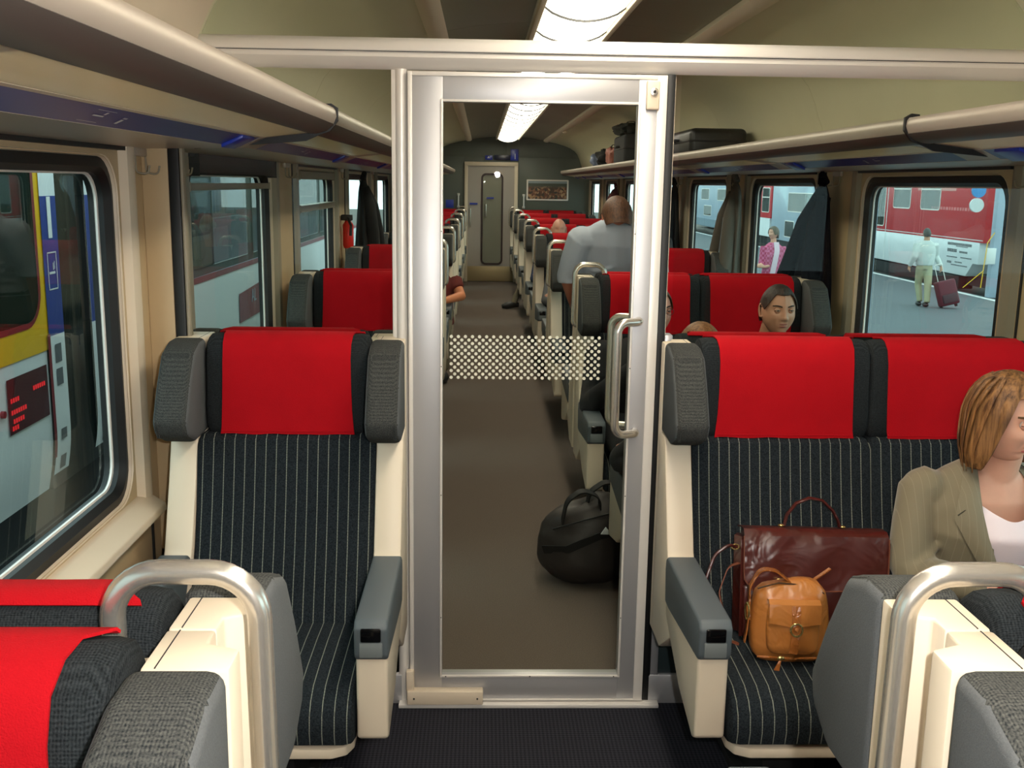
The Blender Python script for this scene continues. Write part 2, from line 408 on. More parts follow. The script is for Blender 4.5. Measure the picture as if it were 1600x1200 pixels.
# side walls with rounded window holes
WIN0, WINW, WZ0, WZ1 = 3.50, 1.37, 0.755, 1.695
def window_ys():
    return [WIN0+PITCH*k for k in range(-2, 7)]
seg_ys = [WIN0+PITCH*k-(PITCH-WINW)/2 for k in range(-2, 8)]
for side, xw, nm in ((-1, XL, 'wall_left'), (1, XR, 'wall_right')):
    bm = B()
    holes = [rr2(y, y+WINW, WZ0, WZ1, .10) for y in window_ys()]
    # plates segment by segment
    for k, y in enumerate(window_ys()):
        a, b = seg_ys[k], seg_ys[k+1]
        if k == 0: a = Y0
        if k == len(holes)-1: b = Y1
        plate(bm, [(a, .0), (b, .0), (b, 1.97), (a, 1.97)], [holes[k]], 'x', xw)
    bmesh.ops.remove_doubles(bm, verts=bm.verts[:], dist=1e-5)
    wall = struct(nm, bm, CREAM_WALL)
    # upper panel behind rack
    bm = B(); plate(bm, [(Y0, 1.70), (Y1, 1.70), (Y1, 2.45), (Y0, 2.45)], [], 'x', xw+side*.03); struct('upper_panel', bm, CEIL, wall)
    bm = B(); prism(bm, [(xw, 1.97), (xw+side*.03, 1.97), (XC+side*1.262, 1.86+.12), (XC+side*1.25, 1.93)], 'y', Y0, Y1)
    struct('rack_back_panel', bm, CEIL, wall)
    # heater duct and sill ledge
    bm = B(); prism(bm, [(xw, .02), (xw-side*.05, .03), (xw-side*.05, .20), (xw, .24)], 'y', Y0, Y1, .004); struct('heater_duct', bm, ARM, wall)
    for k, y in enumerate(window_ys()):
        # ledge under each window, with swept moulding
        bm = B(); prism(bm, [(xw+side*.005, .745), (xw-side*.012, .74), (xw-side*.062, .708), (xw-side*.066, .688), (xw-side*.04, .672), (xw+side*.005, .665)], 'y', y-.09, y+WINW+.09, .004)
        struct('window_ledge', bm, CREAM, wall)
        # pillar mouldings either side of each window
        for yy in (y-.075, y+WINW+.075):
            bm = B(); prism(bm, [(xw, yy-.045), (xw-side*.02, yy-.03), (xw-side*.026, yy), (xw-side*.02, yy+.03), (xw, yy+.045)], 'z', .70, 1.735); struct('pillar_moulding', bm, BEIGE_DARK if k != 1 else CREAM, wall)
        bm = B(); box(bm, min(xw, xw-side*.022), max(xw, xw-side*.022), y-.03, y+WINW+.03, 1.712, 1.742); struct('blind_slot', bm, BLACK, wall)
        if k >= 2 or side == -1:
            pass
    for k, y in enumerate(seg_ys):      # vertical panel joints
        for dy in (-.20, .20):
            if Y0 < y+dy < Y1-.05:
                bm = B(); box(bm, min(xw, xw-side*.006), max(xw, xw-side*.006), y+dy-.004, y+dy+.004, .24, 1.73); struct('panel_joint', bm, DARK_METAL, wall)
# windows
wi = 0
for side, xw in ((-1, XL), (1, XR)):
    for k, y in enumerate(window_ys()):
        if y > 17.0: continue
        wi += 1
        r = bpy.data.objects.new('window_%d' % wi, None); COL.objects.link(r); r['kind'] = 'structure'; r.location = (xw, y+WINW/2, WZ0)
        o1 = rr2(y-.004, y+WINW+.004, WZ0-.004, WZ1+.004, .104); o2 = rr2(y+.002, y+WINW-.002, WZ0+.002, WZ1-.002, .098)
        i1 = rr2(y+.028, y+WINW-.028, WZ0+.028, WZ1-.028, .085)
        i2 = rr2(y+.042, y+WINW-.042, WZ0+.042, WZ1-.042, .075)
        bm = B(); ring_x(bm, o1, xw-side*.004, o2, xw+side*.012); ring_x(bm, o2, xw+side*.012, o2, xw+side*.05); obj('reveal', bm, CREAM, r)
        bm = B(); ring_x(bm, o2, xw+side*.008, i1, xw+side*.002); ring_x(bm, i1, xw+side*.002, i2, xw+side*.02); ring_x(bm, i2, xw+side*.02, i2, xw+side*.06)
        ring_x(bm, o2, xw+side*.008, o2, xw+side*.06); ring_x(bm, o2, xw+side*.06, i2, xw+side*.06)
        obj('rubber_seal', bm, BLACK, r)
        bm = B(); i3 = rr2(y+.047, y+WINW-.047, WZ0+.047, WZ1-.047, .072)
        ring_x(bm, i2, xw+side*.034, i3, xw+side*.036); ring_x(bm, i3, xw+side*.036, i3, xw+side*.042); obj('bright_edge', bm, ALU_P, r)
        bm = B(); f = bm.faces.new([bm.verts.new((xw+side*.040, *p)) for p in i2]); obj('pane', bm, GLASS, r, smooth=False)
        bm = B(); f = bm.faces.new([bm.verts.new((xw+side*.054, *p)) for p in i2]); obj('pane', bm, GLASS, r, smooth=False)
        if side == -1 and k == 2:
            bm = B(); box(bm, xw+.0, xw-.036, y+.03, y+WINW-.03, 1.60, 1.625, .004); obj('sash_bar', bm, BEIGE_DARK, r)
            bm = B(); box(bm, xw+.03, xw-.034, y+.03, y+WINW-.03, 1.655, 1.74, .006); obj('blind_housing', bm, BLACK, r)
        if side == -1 and k == 3:
            bm = B(); box(bm, xw+.012, xw-.036, y+.03, y+WINW-.03, 1.47, 1.505, .004); obj('sash_bar', bm, BEIGE_DARK, r)
            bm = B(); box(bm, xw+.012, xw-.036, y+.03, y+WINW-.03, 1.645, 1.69, .004); obj('sash_bar', bm, BEIGE_DARK, r)
# front and back end walls
bm = B(); box(bm, XL-.02, XR+.02, Y1, Y1+.05, 0, 2.46)
endw = struct('wall_end', bm, ENDWALL)
bm = B(); box(bm, XL-.02, XR+.02, Y0-.05, Y0, 0, 2.46); struct('wall_back', bm, DOORGREY)
for a, b, z0, z1 in ((XL, -.29, .0, 1.2), (XL, -.29, 1.21, 2.06), (.60, XR, 0, 1.2), (.60, XR, 1.21, 2.06), (XL+.2, .40, 2.07, 2.3), (.42, XR-.2, 2.07, 2.3)):
    bm = B(); box(bm, a+.006, b-.006, Y1-.012, Y1, z0, z1, .003); struct('wall_panel', bm, ENDWALL, endw)

# ------------------------------------------------------------------ end door
d2 = bpy.data.objects.new('door_2', None); COL.objects.link(d2); d2['kind'] = 'structure'; d2.location = (.15, Y1-.03, 0)
bm = B(); box(bm, -.29, -.235, Y1-.06, Y1-.01, 0, 1.975, .006); box(bm, .54, .60, Y1-.06, Y1-.01, 0, 1.975, .006); box(bm, -.29, .60, Y1-.061, Y1-.011, 1.92, 1.985, .006); obj('door_frame', bm, CREAM, d2)
bm = B(); plate(bm, [(-.235, .26), (.54, .26), (.54, 1.92), (-.235, 1.92)], [rr2(.0, .345, .30, 1.79, .07)], 'y', Y1-.03)
bmesh.ops.solidify(bm, geom=bm.faces[:], thickness=.012); obj('door_leaf', bm, DOORGREY, d2, angle=20)
bm = B(); box(bm, -.235, .54, Y1-.034, Y1-.012, .01, .262, .003); obj('kick_plate', bm, mat('brass_toned_kick_plate', (180, 160, 120), rough=.4, metal=.4), d2)
def ring_y(bm, outer, yo, inner, yi):
    a = [bm.verts.new((p[0], yo, p[1])) for p in outer]; b = [bm.verts.new((p[0], yi, p[1])) for p in inner]; n = len(a)
    for k in range(n): bm.faces.new((a[k], a[(k+1) % n], b[(k+1) % n], b[k]))
bm = B(); o_, i_ = rr2(-.012, .357, .288, 1.802, .08), rr2(.018, .327, .318, 1.772, .06)
ring_y(bm, o_, Y1-.05, i_, Y1-.05); ring_y(bm, o_, Y1-.05, o_, Y1-.02); ring_y(bm, i_, Y1-.05, i_, Y1-.02); obj('rubber_seal', bm, mat('dark_red_brown_rubber', (48, 26, 26), rough=.4), d2)
bm = B(); bm.faces.new([bm.verts.new((p[0], Y1-.035, p[1])) for p in i_]); obj('door_pane', bm, GLASS_P, d2, smooth=False)
bm = B(); bm.faces.new([bm.verts.new((p[0], Y1-.014, p[1])) for p in rr2(.0, .34, .30, 1.79, .07)]); obj('vestibule_backing', bm, DOORGREY, d2, smooth=False)
bm = B(); tube(bm, arc_path([(.07, Y1-.03, 1.30), (.07, Y1-.08, 1.30), (.07, Y1-.08, 1.08), (.07, Y1-.03, 1.08)], .02), .011); obj('handle', bm, STEEL, d2)
bm = B(); tube(bm, arc_path([(-.19, Y1-.03, 1.22), (-.19, Y1-.08, 1.22), (-.19, Y1-.08, .92), (-.19, Y1-.03, .92)], .02), .010); obj('handle', bm, STEEL, d2)
for x0, x1, z0, z1 in ((.08, .20, 1.385, 1.41), (-.20, -.07, 1.285, 1.315)):
    bm = B(); box(bm, x0, x1, Y1-.054, Y1-.036, z0, z1); obj('blue_label', bm, BLUE_L, d2)
for x in (-.39, .70):
    g = thing('wall_grab_bar', 'short white vertical grab bar on end wall, %s of the far door' % ('left' if x < 0 else 'right'), 'handle', (x, Y1-.02, 1.27), group=None)
    bm = B(); tube(bm, arc_path([(x, Y1-.012, 1.25), (x, Y1-.06, 1.25), (x, Y1-.06, 1.45), (x, Y1-.012, 1.45)], .02), .013); obj('bar', bm, WHITE, g)
    for z_ in (1.25, 1.45):
        bm = B(); box(bm, x-.022, x+.022, Y1-.02, Y1-.008, z_-.018, z_+.018, .003); obj('mounting_plate', bm, ALU_P, g)
# signs and poster
sg = thing('overhead_sign', 'blue illuminated sign strip above the far end door', 'sign', (.34, Y1-.05, 2.05))
bm = B(); box(bm, .20, .47, Y1-.05, Y1-.012, 2.02, 2.10, .004); obj('display_panel', bm, mat('dark_navy_panel', (24, 30, 60), rough=.3), sg)
bm = B(); box(bm, .05, .17, Y1-.048, Y1-.012, 2.02, 2.09, .004); obj('pictogram_panel', bm, BLUE_L, sg)
bm = B(); box(bm, .085, .135, Y1-.051, Y1-.047, 2.045, 2.055); box(bm, .10, .11, Y1-.051, Y1-.047, 2.058, 2.075); obj('pictogram', bm, WHITE, sg)
bm = B(); box(bm, .47, .60, Y1-.052, Y1-.012, 2.01, 2.20, .004); obj('class_panel', bm, BLUE_L, sg)
me = text_mesh('1', .13, Matrix.Translation((.545, Y1-.056, 2.075)) @ Matrix.Rotation(PI/2, 4, 'X')); obj_me('class_numeral', me, WHITE, sg)
bm = B(); box(bm, -.60, -.47, Y1-.022, Y1-.01, 1.23, 1.36, .003); s_ = obj('wall_sticker', bm, BLUE_L); tag(s_, 'square blue sticker on the far end wall left of the door', 'sticker')
ps = thing('framed_poster', 'wide framed landscape picture on far end wall right of door', 'picture', (1.09, Y1-.02, 1.37))
bm = B(); o_, i_ = rr2(.745, 1.445, 1.37, 1.71, .012, 3), rr2(.77, 1.42, 1.392, 1.688, .008, 3)
ring_y(bm, o_, Y1-.035, i_, Y1-.035); ring_y(bm, o_, Y1-.035, o_, Y1-.01); ring_y(bm, i_, Y1-.035, i_, Y1-.015); obj('frame', bm, ALU_P, ps)
def poster_mat():
    m = mat('printed_landscape', (90, 70, 50), rough=.25); b = m.node_tree.nodes['Principled BSDF']
    tc = nd(m, 'ShaderNodeTexCoord'); n = nd(m, 'ShaderNodeTexVoronoi'); n.inputs['Scale'].default_value = 28; lk(m, tc.outputs['Object'], n.inputs['Vector'])
    r = nd(m, 'ShaderNodeValToRGB'); cr = r.color_ramp
    cr.elements[0].color = (*lin((40, 46, 34)), 1); cr.elements[1].color = (*lin((190, 150, 110)), 1); e = cr.elements.new(.5); e.color = (*lin((110, 62, 40)), 1)
    sp = nd(m, 'ShaderNodeSeparateColor'); lk(m, n.outputs['Color'], sp.inputs[0]); lk(m, sp.outputs[0], r.inputs[0])
    s = nd(m, 'ShaderNodeSeparateXYZ'); lk(m, tc.outputs['Object'], s.inputs[0])
    g = nd(m, 'ShaderNodeMapRange'); lk(m, s.outputs['Z'], g.inputs['Value']); g.inputs['From Min'].default_value = .19; g.inputs['From Max'].default_value = .24
    mx = nd(m, 'ShaderNodeMix'); mx.data_type = 'RGBA'; lk(m, g.outputs[0], mx.inputs['Factor']); lk(m, r.outputs[0], mx.inputs['A']); mx.inputs['B'].default_value = (*lin((70, 78, 66)), 1)
    g2 = nd(m, 'ShaderNodeMapRange'); lk(m, s.outputs['Z'], g2.inputs['Value']); g2.inputs['From Min'].default_value = .275; g2.inputs['From Max'].default_value = .285
    mx2 = nd(m, 'ShaderNodeMix'); mx2.data_type = 'RGBA'; lk(m, g2.outputs[0], mx2.inputs['Factor']); lk(m, mx.outputs['Result'], mx2.inputs['A']); mx2.inputs['B'].default_value = (*lin((150, 165, 170)), 1)
    lk(m, mx2.outputs['Result'], b.inputs['Base Color']); return m
bm = B(); box(bm, .768, 1.422, Y1-.022, Y1-.012, 1.39, 1.69); obj('picture_print', bm, poster_mat(), ps)
bm = B(); sphere(bm, (1.02, 13.0, 2.27), .03, .03, .015); sp_ = obj('smoke_detector', bm, CREAM); tag(sp_, 'small round cream detector on the far cove ceiling right of the light', 'detector')

# ------------------------------------------------------------------ luggage racks
def rack(side):
    nm = 'left' if side < 0 else 'right'
    r = thing('luggage_rack', 'continuous aluminium luggage rack above the %s windows' % nm, 'rack', (XC+side*.95, Y0, 1.74))
    def S(u): return XC+side*u
    for a, b in ((Y0, YP-.006), (YP+.006, Y1-.9)):
        bm = B()
        prism(bm, [(S(.832), 1.838), (S(.838), 1.846), (S(.860), 1.850), (S(.872), 1.842), (S(.874), 1.815), (S(.905), 1.790), (S(.905), 1.775), (S(.886), 1.776), (S(.860), 1.784), (S(.838), 1.802), (S(.830), 1.822)], 'y', a, b)
        obj('front_profile', bm, ALU_RACK, r)
        bm = B(); prism(bm, [(S(.838), 1.8015), (S(.860), 1.7835), (S(.886), 1.7755), (S(.905), 1.7745), (S(.905), 1.772), (S(.884), 1.7735), (S(.858), 1.7815), (S(.836), 1.8)], 'y', a, b)
        obj('lip_shade_strip', bm, mat('painted_lip_shade', (88, 82, 76), rough=.45), r)  # darker strip paints in the shade on the underside of the lip
        bm = B(); prism(bm, [(S(1.03), 1.817), (S(1.36), 1.800), (S(1.36), 1.790), (S(1.03), 1.807)], 'y', a, b); obj('shelf', bm, ALU_P, r)
        bm = B(); prism(bm, [(S(.872), 1.825), (S(.905), 1.8235), (S(.905), 1.8135), (S(.872), 1.815)], 'y', a, b); obj('shelf_edge', bm, ALU_P, r)
    bm = B(); prism(bm, [(S(.826), 1.846), (S(.845), 1.858), (S(.868), 1.856), (S(.878), 1.82), (S(.93), 1.775), (S(1.24), 1.745), (S(1.24), 1.725), (S(.92), 1.752), (S(.885), 1.768), (S(.850), 1.780), (S(.826), 1.81)], 'y', YP-.006, YP+.006)
    obj('black_joint', bm, BLACK, r)
    # underside
    bm = B(); prism(bm, [(S(1.10), 1.742), (S(1.39), 1.735), (S(1.39), 1.722), (S(1.24), 1.726), (S(1.10), 1.730)], 'y', Y0, Y1-.9); obj('wall_rail', bm, ALU_RACK, r)
    for k in range(-2, 7):
        a = WIN0+PITCH*k-.42; b = a+PITCH-.05
        if k == -2: a = Y0
        b = min(b, Y1-.95)
        ga, gb = a+.15, b-.02
        bm = B(); prism(bm, [(S(.905), 1.781), (S(1.03), 1.766), (S(1.03), 1.759), (S(.905), 1.774)], 'y', ga if k != -1 else a-.25, gb); obj('frosted_panel', bm, WHITE_GLASS, r)
        bm = B(); prism(bm, [(S(.905), 1.783), (S(1.035), 1.768), (S(1.10), 1.744), (S(1.10), 1.731), (S(1.035), 1.759), (S(.905), 1.775)], 'y', b-.02, b+.19 if k < 6 else Y1-.9); obj('cross_panel', bm, ALU_RACK, r)
        bm = B(); prism(bm, [(S(1.03), 1.768), (S(1.042), 1.768), (S(1.042), 1.756), (S(1.03), 1.758)], 'y', a, b); obj('panel_edge', bm, CREAM, r)
        bm = B(); prism(bm, [(S(1.042), 1.768), (S(1.10), 1.742), (S(1.10), 1.731), (S(1.042), 1.757)], 'y', a, b); st = obj('seat_number_strip', bm, BLUE, r)
        # pictograms on the strip
        zz = lambda u: 1.757-(u-1.042)*.448-.0008
        def mark(bm_, u0, u1, y0_, y1_):
            vs = [bm_.verts.new((S(u), yy, zz(u))) for u, yy in ((u0, y0_), (u1, y0_), (u1, y1_), (u0, y1_))]; bm_.faces.new(vs)
        bm = B(); ym = a+.78
        mark(bm, 1.068, 1.072, ym, ym+.05); mark(bm, 1.057, 1.065, ym+.035, ym+.045); mark(bm, 1.052, 1.053, ym-.02, ym+.07); mark(bm, 1.090, 1.091, ym-.02, ym+.07)
        mark(bm, 1.07, 1.085, ym+.14, ym+.155); mark(bm, 1.063, 1.067, ym+.137, ym+.158)
        obj('pictogram', bm, WHITE, st, smooth=False)
        bm = B(); prism(bm, [(S(1.042), 1.758), (S(1.10), 1.732), (S(1.10), 1.722), (S(1.042), 1.748)], 'y', b-.23, b-.09, .002); cr = obj('seat_label_holder', bm, BLUE_L, st)
    return r
rack(-1); rack(1)
# coat hooks on the pillars
def coat_hook(xw, side, y, lab):
    h = thing('coat_hook', lab, 'hook', (xw-side*.03, y, 1.66))
    bm = B(); x = xw-side*.004
    for dy in (-.045, .045):
        tube(bm, arc_path([(x-side*.010, y+dy, 1.735), (x-side*.012, y+dy, 1.655), (x-side*.045, y+dy, 1.650), (x-side*.05, y+dy, 1.675)], .012, 4), .003, 6)
        obj('prong', bm, BEIGE_DARK, h); bm = B()
    bm = B(); box(bm, min(x, x-side*.014), max(x, x-side*.014), y-.06, y+.06, 1.70, 1.738, .003); obj('hook_plate', bm, ALU_RACK, h)
hk = 0
ordn = ['first', 'second', 'third', 'fourth', 'fifth', 'sixth', 'seventh']
for side, xw, nm in ((-1, XL, 'left'), (1, XR, 'right')):
    for k in range(-1, 4):
        y = WIN0+PITCH*k-.34
        if k == 0:
            coat_hook(xw, side, y-.17, 'double coat hook on %s pillar just in front of glass partition' % nm)
            coat_hook(xw, side, y+.17, 'double coat hook on %s pillar just behind glass partition' % nm)
        elif k > 0:
            coat_hook(xw, side, y, 'double coat hook on %s wall pillar between %s and %s windows past the partition' % (nm, ordn[k-1], ordn[k]))

# ------------------------------------------------------------------ partition and glass door
bm = B(); prism(bm, [(YP-.035, 1.963), (YP-.048, 1.985), (YP-.045, 1.995), (YP-.05, 2.003), (YP-.044, 2.022), (YP-.02, 2.04), (YP+.02, 2.04), (YP+.04, 2.02), (YP+.045, 1.985), (YP+.03, 1.958), (YP-.02, 1.953)], 'x', XL+.12, XR-.12)
for v in bm.verts: pass
beam = struct('trim_3', bm, ALU_P)
bm = B(); box(bm, XL+.121, XR-.121, YP-.0492, YP-.03, 1.9985, 2.0005); struct('beam_groove', bm, DARK_METAL, beam)
# side glazing (window of the partition), left and right, and above the beam
def gl(name, pts, parent=None, m=GLASS_P, y=YP):
    bm = B(); bm.faces.new([bm.verts.new((p[0], y, p[1])) for p in pts]); return struct(name, bm, m, parent, smooth=False)
pw = bpy.data.objects.new('window_20', None); COL.objects.link(pw); pw['kind'] = 'structure'; pw.location = (XC, YP, .06)
gl('partition_pane', [(XL+.04, .10), (-.262, .10), (-.262, 1.953), (XL+.13, 1.953), (XL+.04, 1.80)], pw)
gl('partition_pane', [(.575, .10), (XR-.04, .10), (XR-.04, 1.80), (XR-.13, 1.953), (.575, 1.953)], pw)
top = [(XC-1.22, 2.00)]+[(XC-u, z) for u, z in prof2[::-1] if z > 2.02]+[(XC-u, z) for u, z in prof[::-1]][1:]+[(XC+u, z) for u, z in prof][1:]+[(XC+u, z) for u, z in prof2 if z > 2.02][1:]+[(XC+1.22, 2.00)]
gl('partition_pane', top, pw)
for s in (-1, 1):
    x = XL if s < 0 else XR
    bm = B(); box(bm, *sorted((x-s*.076, x-s*.108)), YP-.022, YP+.022, .0, 1.73, .004); obj('wall_seal', bm, BLACK, pw)
    bm = B(); box(bm, *sorted((x, x-s*.076)), YP-.02, YP+.02, .0, 1.73, .004); obj('wall_filler', bm, CREAM_WALL, pw)
    bm = B(); box(bm, *sorted((x-s*.108, x-s*.118)), YP-.018, YP+.018, .0, 1.73, .004); obj('wall_channel', bm, BEIGE_DARK, pw)
bm = B(); box(bm, XL, -.24, YP-.03, YP+.03, .0, .10, .004); box(bm, .545, XR, YP-.03, YP+.03, .0, .10, .004); obj('kicker', bm, ALU, pw)
bm = B(); box(bm, XL, -.24, YP-.02, YP+.02, .10, .52, .004); box(bm, .575, XR, YP-.02, YP+.02, .10, .52, .004); obj('lower_panel', bm, mat('dark_teal_lower_panel', (40, 52, 54), rough=.5), pw)
# cream cove housings on the near side of the partition
for s, nm in ((-1, 'trim_4'), (1, 'trim_5')):
    S = lambda u: XC+s*u
    bm = B()
    pr = [(u-.012, z-.008) for u, z in prof2[2:]]
    prism(bm, [(S(u), z) for u, z in pr]+[(S(u-.002), z+.001) for u, z in prof2[:1:-1]], 'y', Y0, YP-.07)
    struct(nm, bm, CREAM)
# door frame posts
pf = bpy.data.objects.new('door_1', None); COL.objects.link(pf); pf['kind'] = 'structure'; pf.location = (.16, YP, 0)
bm = B(); tube(bm, [(-.233, YP-.012, .0), (-.233, YP-.012, 1.955)], .019, 16); box(bm, -.262, -.235, YP-.02, YP+.02, 0, 1.955, .003); obj('left_post', bm, ALU_P, pf)
bm = B(); box(bm, .530, .553, YP-.03, YP+.03, .0, 1.953, .003); obj('black_seal', bm, BLACK, pf)
bm = B(); box(bm, .553, .578, YP-.028, YP+.022, .0, 1.20, .004); obj('right_post', bm, ALU, pf)
bm = B(); box(bm, .5535, .558, YP-.008, YP+.008, 1.20, 1.95); obj('glass_edge', bm, CREAM, pf)
bm = B(); box(bm, -.25, .58, YP-.06, YP+.04, -.001, .012, .003); obj('threshold', bm, ALU_P, pf)
# leaf
yd = YP-.02
LX0, LX1, LZ0, LZ1 = -.213, .527, .016, 1.948
GX0, GX1, GZ0, GZ1 = -.113, .446, .104, 1.866
def frame_y(bm, o, i, ya, yb, b=.003):
    (x0, x1, z0, z1), (a0, a1, c0, c1) = o, i
    box(bm, x0, a0, ya, yb, z0, z1, b); box(bm, a1, x1, ya, yb, z0, z1, b); box(bm, a0-.002, a1+.002, ya+.0005, yb, c1, z1, b); box(bm, a0-.002, a1+.002, ya+.0005, yb, z0, c0, b)
bm = B(); frame_y(bm, (LX0, LX1, LZ0, LZ1), (GX0, GX1, GZ0, GZ1), yd-.018, yd+.022); obj('door_leaf_frame', bm, ALU, pf)
bm = B(); frame_y(bm, (GX0-.007, GX1+.007, GZ0-.007, GZ1+.007), (GX0, GX1, GZ0, GZ1), yd-.023, yd-.016, .0015); obj('glazing_bead', bm, ALU_P, pf)
bm = B(); frame_y(bm, (LX0-.001, LX1+.001, LZ0, LZ1+.001), (LX0+.012, LX1-.028, LZ0+.006, LZ1-.012), yd-.022, yd-.014, .002); obj('edge_profile', bm, ALU_P, pf)
gl2 = B(); gl2.faces.new([gl2.verts.new((x, yd, z)) for x, z in ((GX0, GZ0), (GX1, GZ0), (GX1, GZ1), (GX0, GZ1))]); obj('door_pane', gl2, GLASS_P, pf, smooth=False)
bm = B()
for r_ in range(13):
    n = 22 if r_ % 2 == 0 else 21
    for c_ in range(n):
        x = -.0875+(c_+(0 if r_ % 2 == 0 else .5))*.02115; z = 1.188-r_*.01035
        disc(bm, (x, yd-.0012, z), .0050, 'y', 12)
obj('dot_pattern', bm, mat('cream_glass_print', (222, 220, 200), rough=.5), pf, smooth=False, kind='stuff', label='band of small cream dots printed on the glass')
for sy, nmx in ((-1, 'handle'), (1, 'handle')):
    y = yd+sy*.02; yo = y+sy*.055
    bm = B()
    tube(bm, arc_path([(.470, y, 1.244), (.470, y+sy*.03, 1.244), (.402, yo, 1.244), (.402, yo, .905), (.470, y+sy*.03, .905), (.470, y, .905)], .032, 7), .0125, 14)
    obj('handle', bm, STEEL, pf)
bm = B(); box(bm, .467, .505, yd-.034, yd-.016, 1.852, 1.934, .005, 3); lp = obj('lock_plate', bm, CREAM, pf)
bm = B(); tube(bm, [(.488, yd-.032, 1.902), (.488, yd-.040, 1.902)], .011, 16); tube(bm, [(.488, yd-.040, 1.902), (.488, yd-.041, 1.902)], [.011, .006], 16); obj('lock_ring', bm, STEEL, lp)
bm = B(); box(bm, .4845, .4915, yd-.0445, yd-.0405, 1.8985, 1.9055, .001); obj('key_square', bm, BLACK, lp)
bm = B(); box(bm, -.222, .018, yd-.05, yd-.016, .016, .062, .004); box(bm, -.225, -.200, yd-.04, yd-.016, .055, .125, .004); hp = obj('pivot_cover', bm, CREAM, pf)
bm = B()
for x in (-.20, -.0, ): tube(bm, [(x, yd-.0495, .038), (x, yd-.052, .038)], .003, 8)
obj('screws', bm, DARK_METAL, hp)
bm = B()
for x in (GX0+.012, (GX0+GX1)/2, GX1-.012): disc(bm, (x, yd-.0232, GZ0-.0035), .0022, 'y', 8)
for x in (GX0-.0035, GX1+.0035):
    for z in (.3, .7, 1.1, 1.5): disc(bm, (x, yd-.0234, z), .0018, 'y', 8)
obj('bead_screws', bm, DARK_METAL, pf, smooth=False)
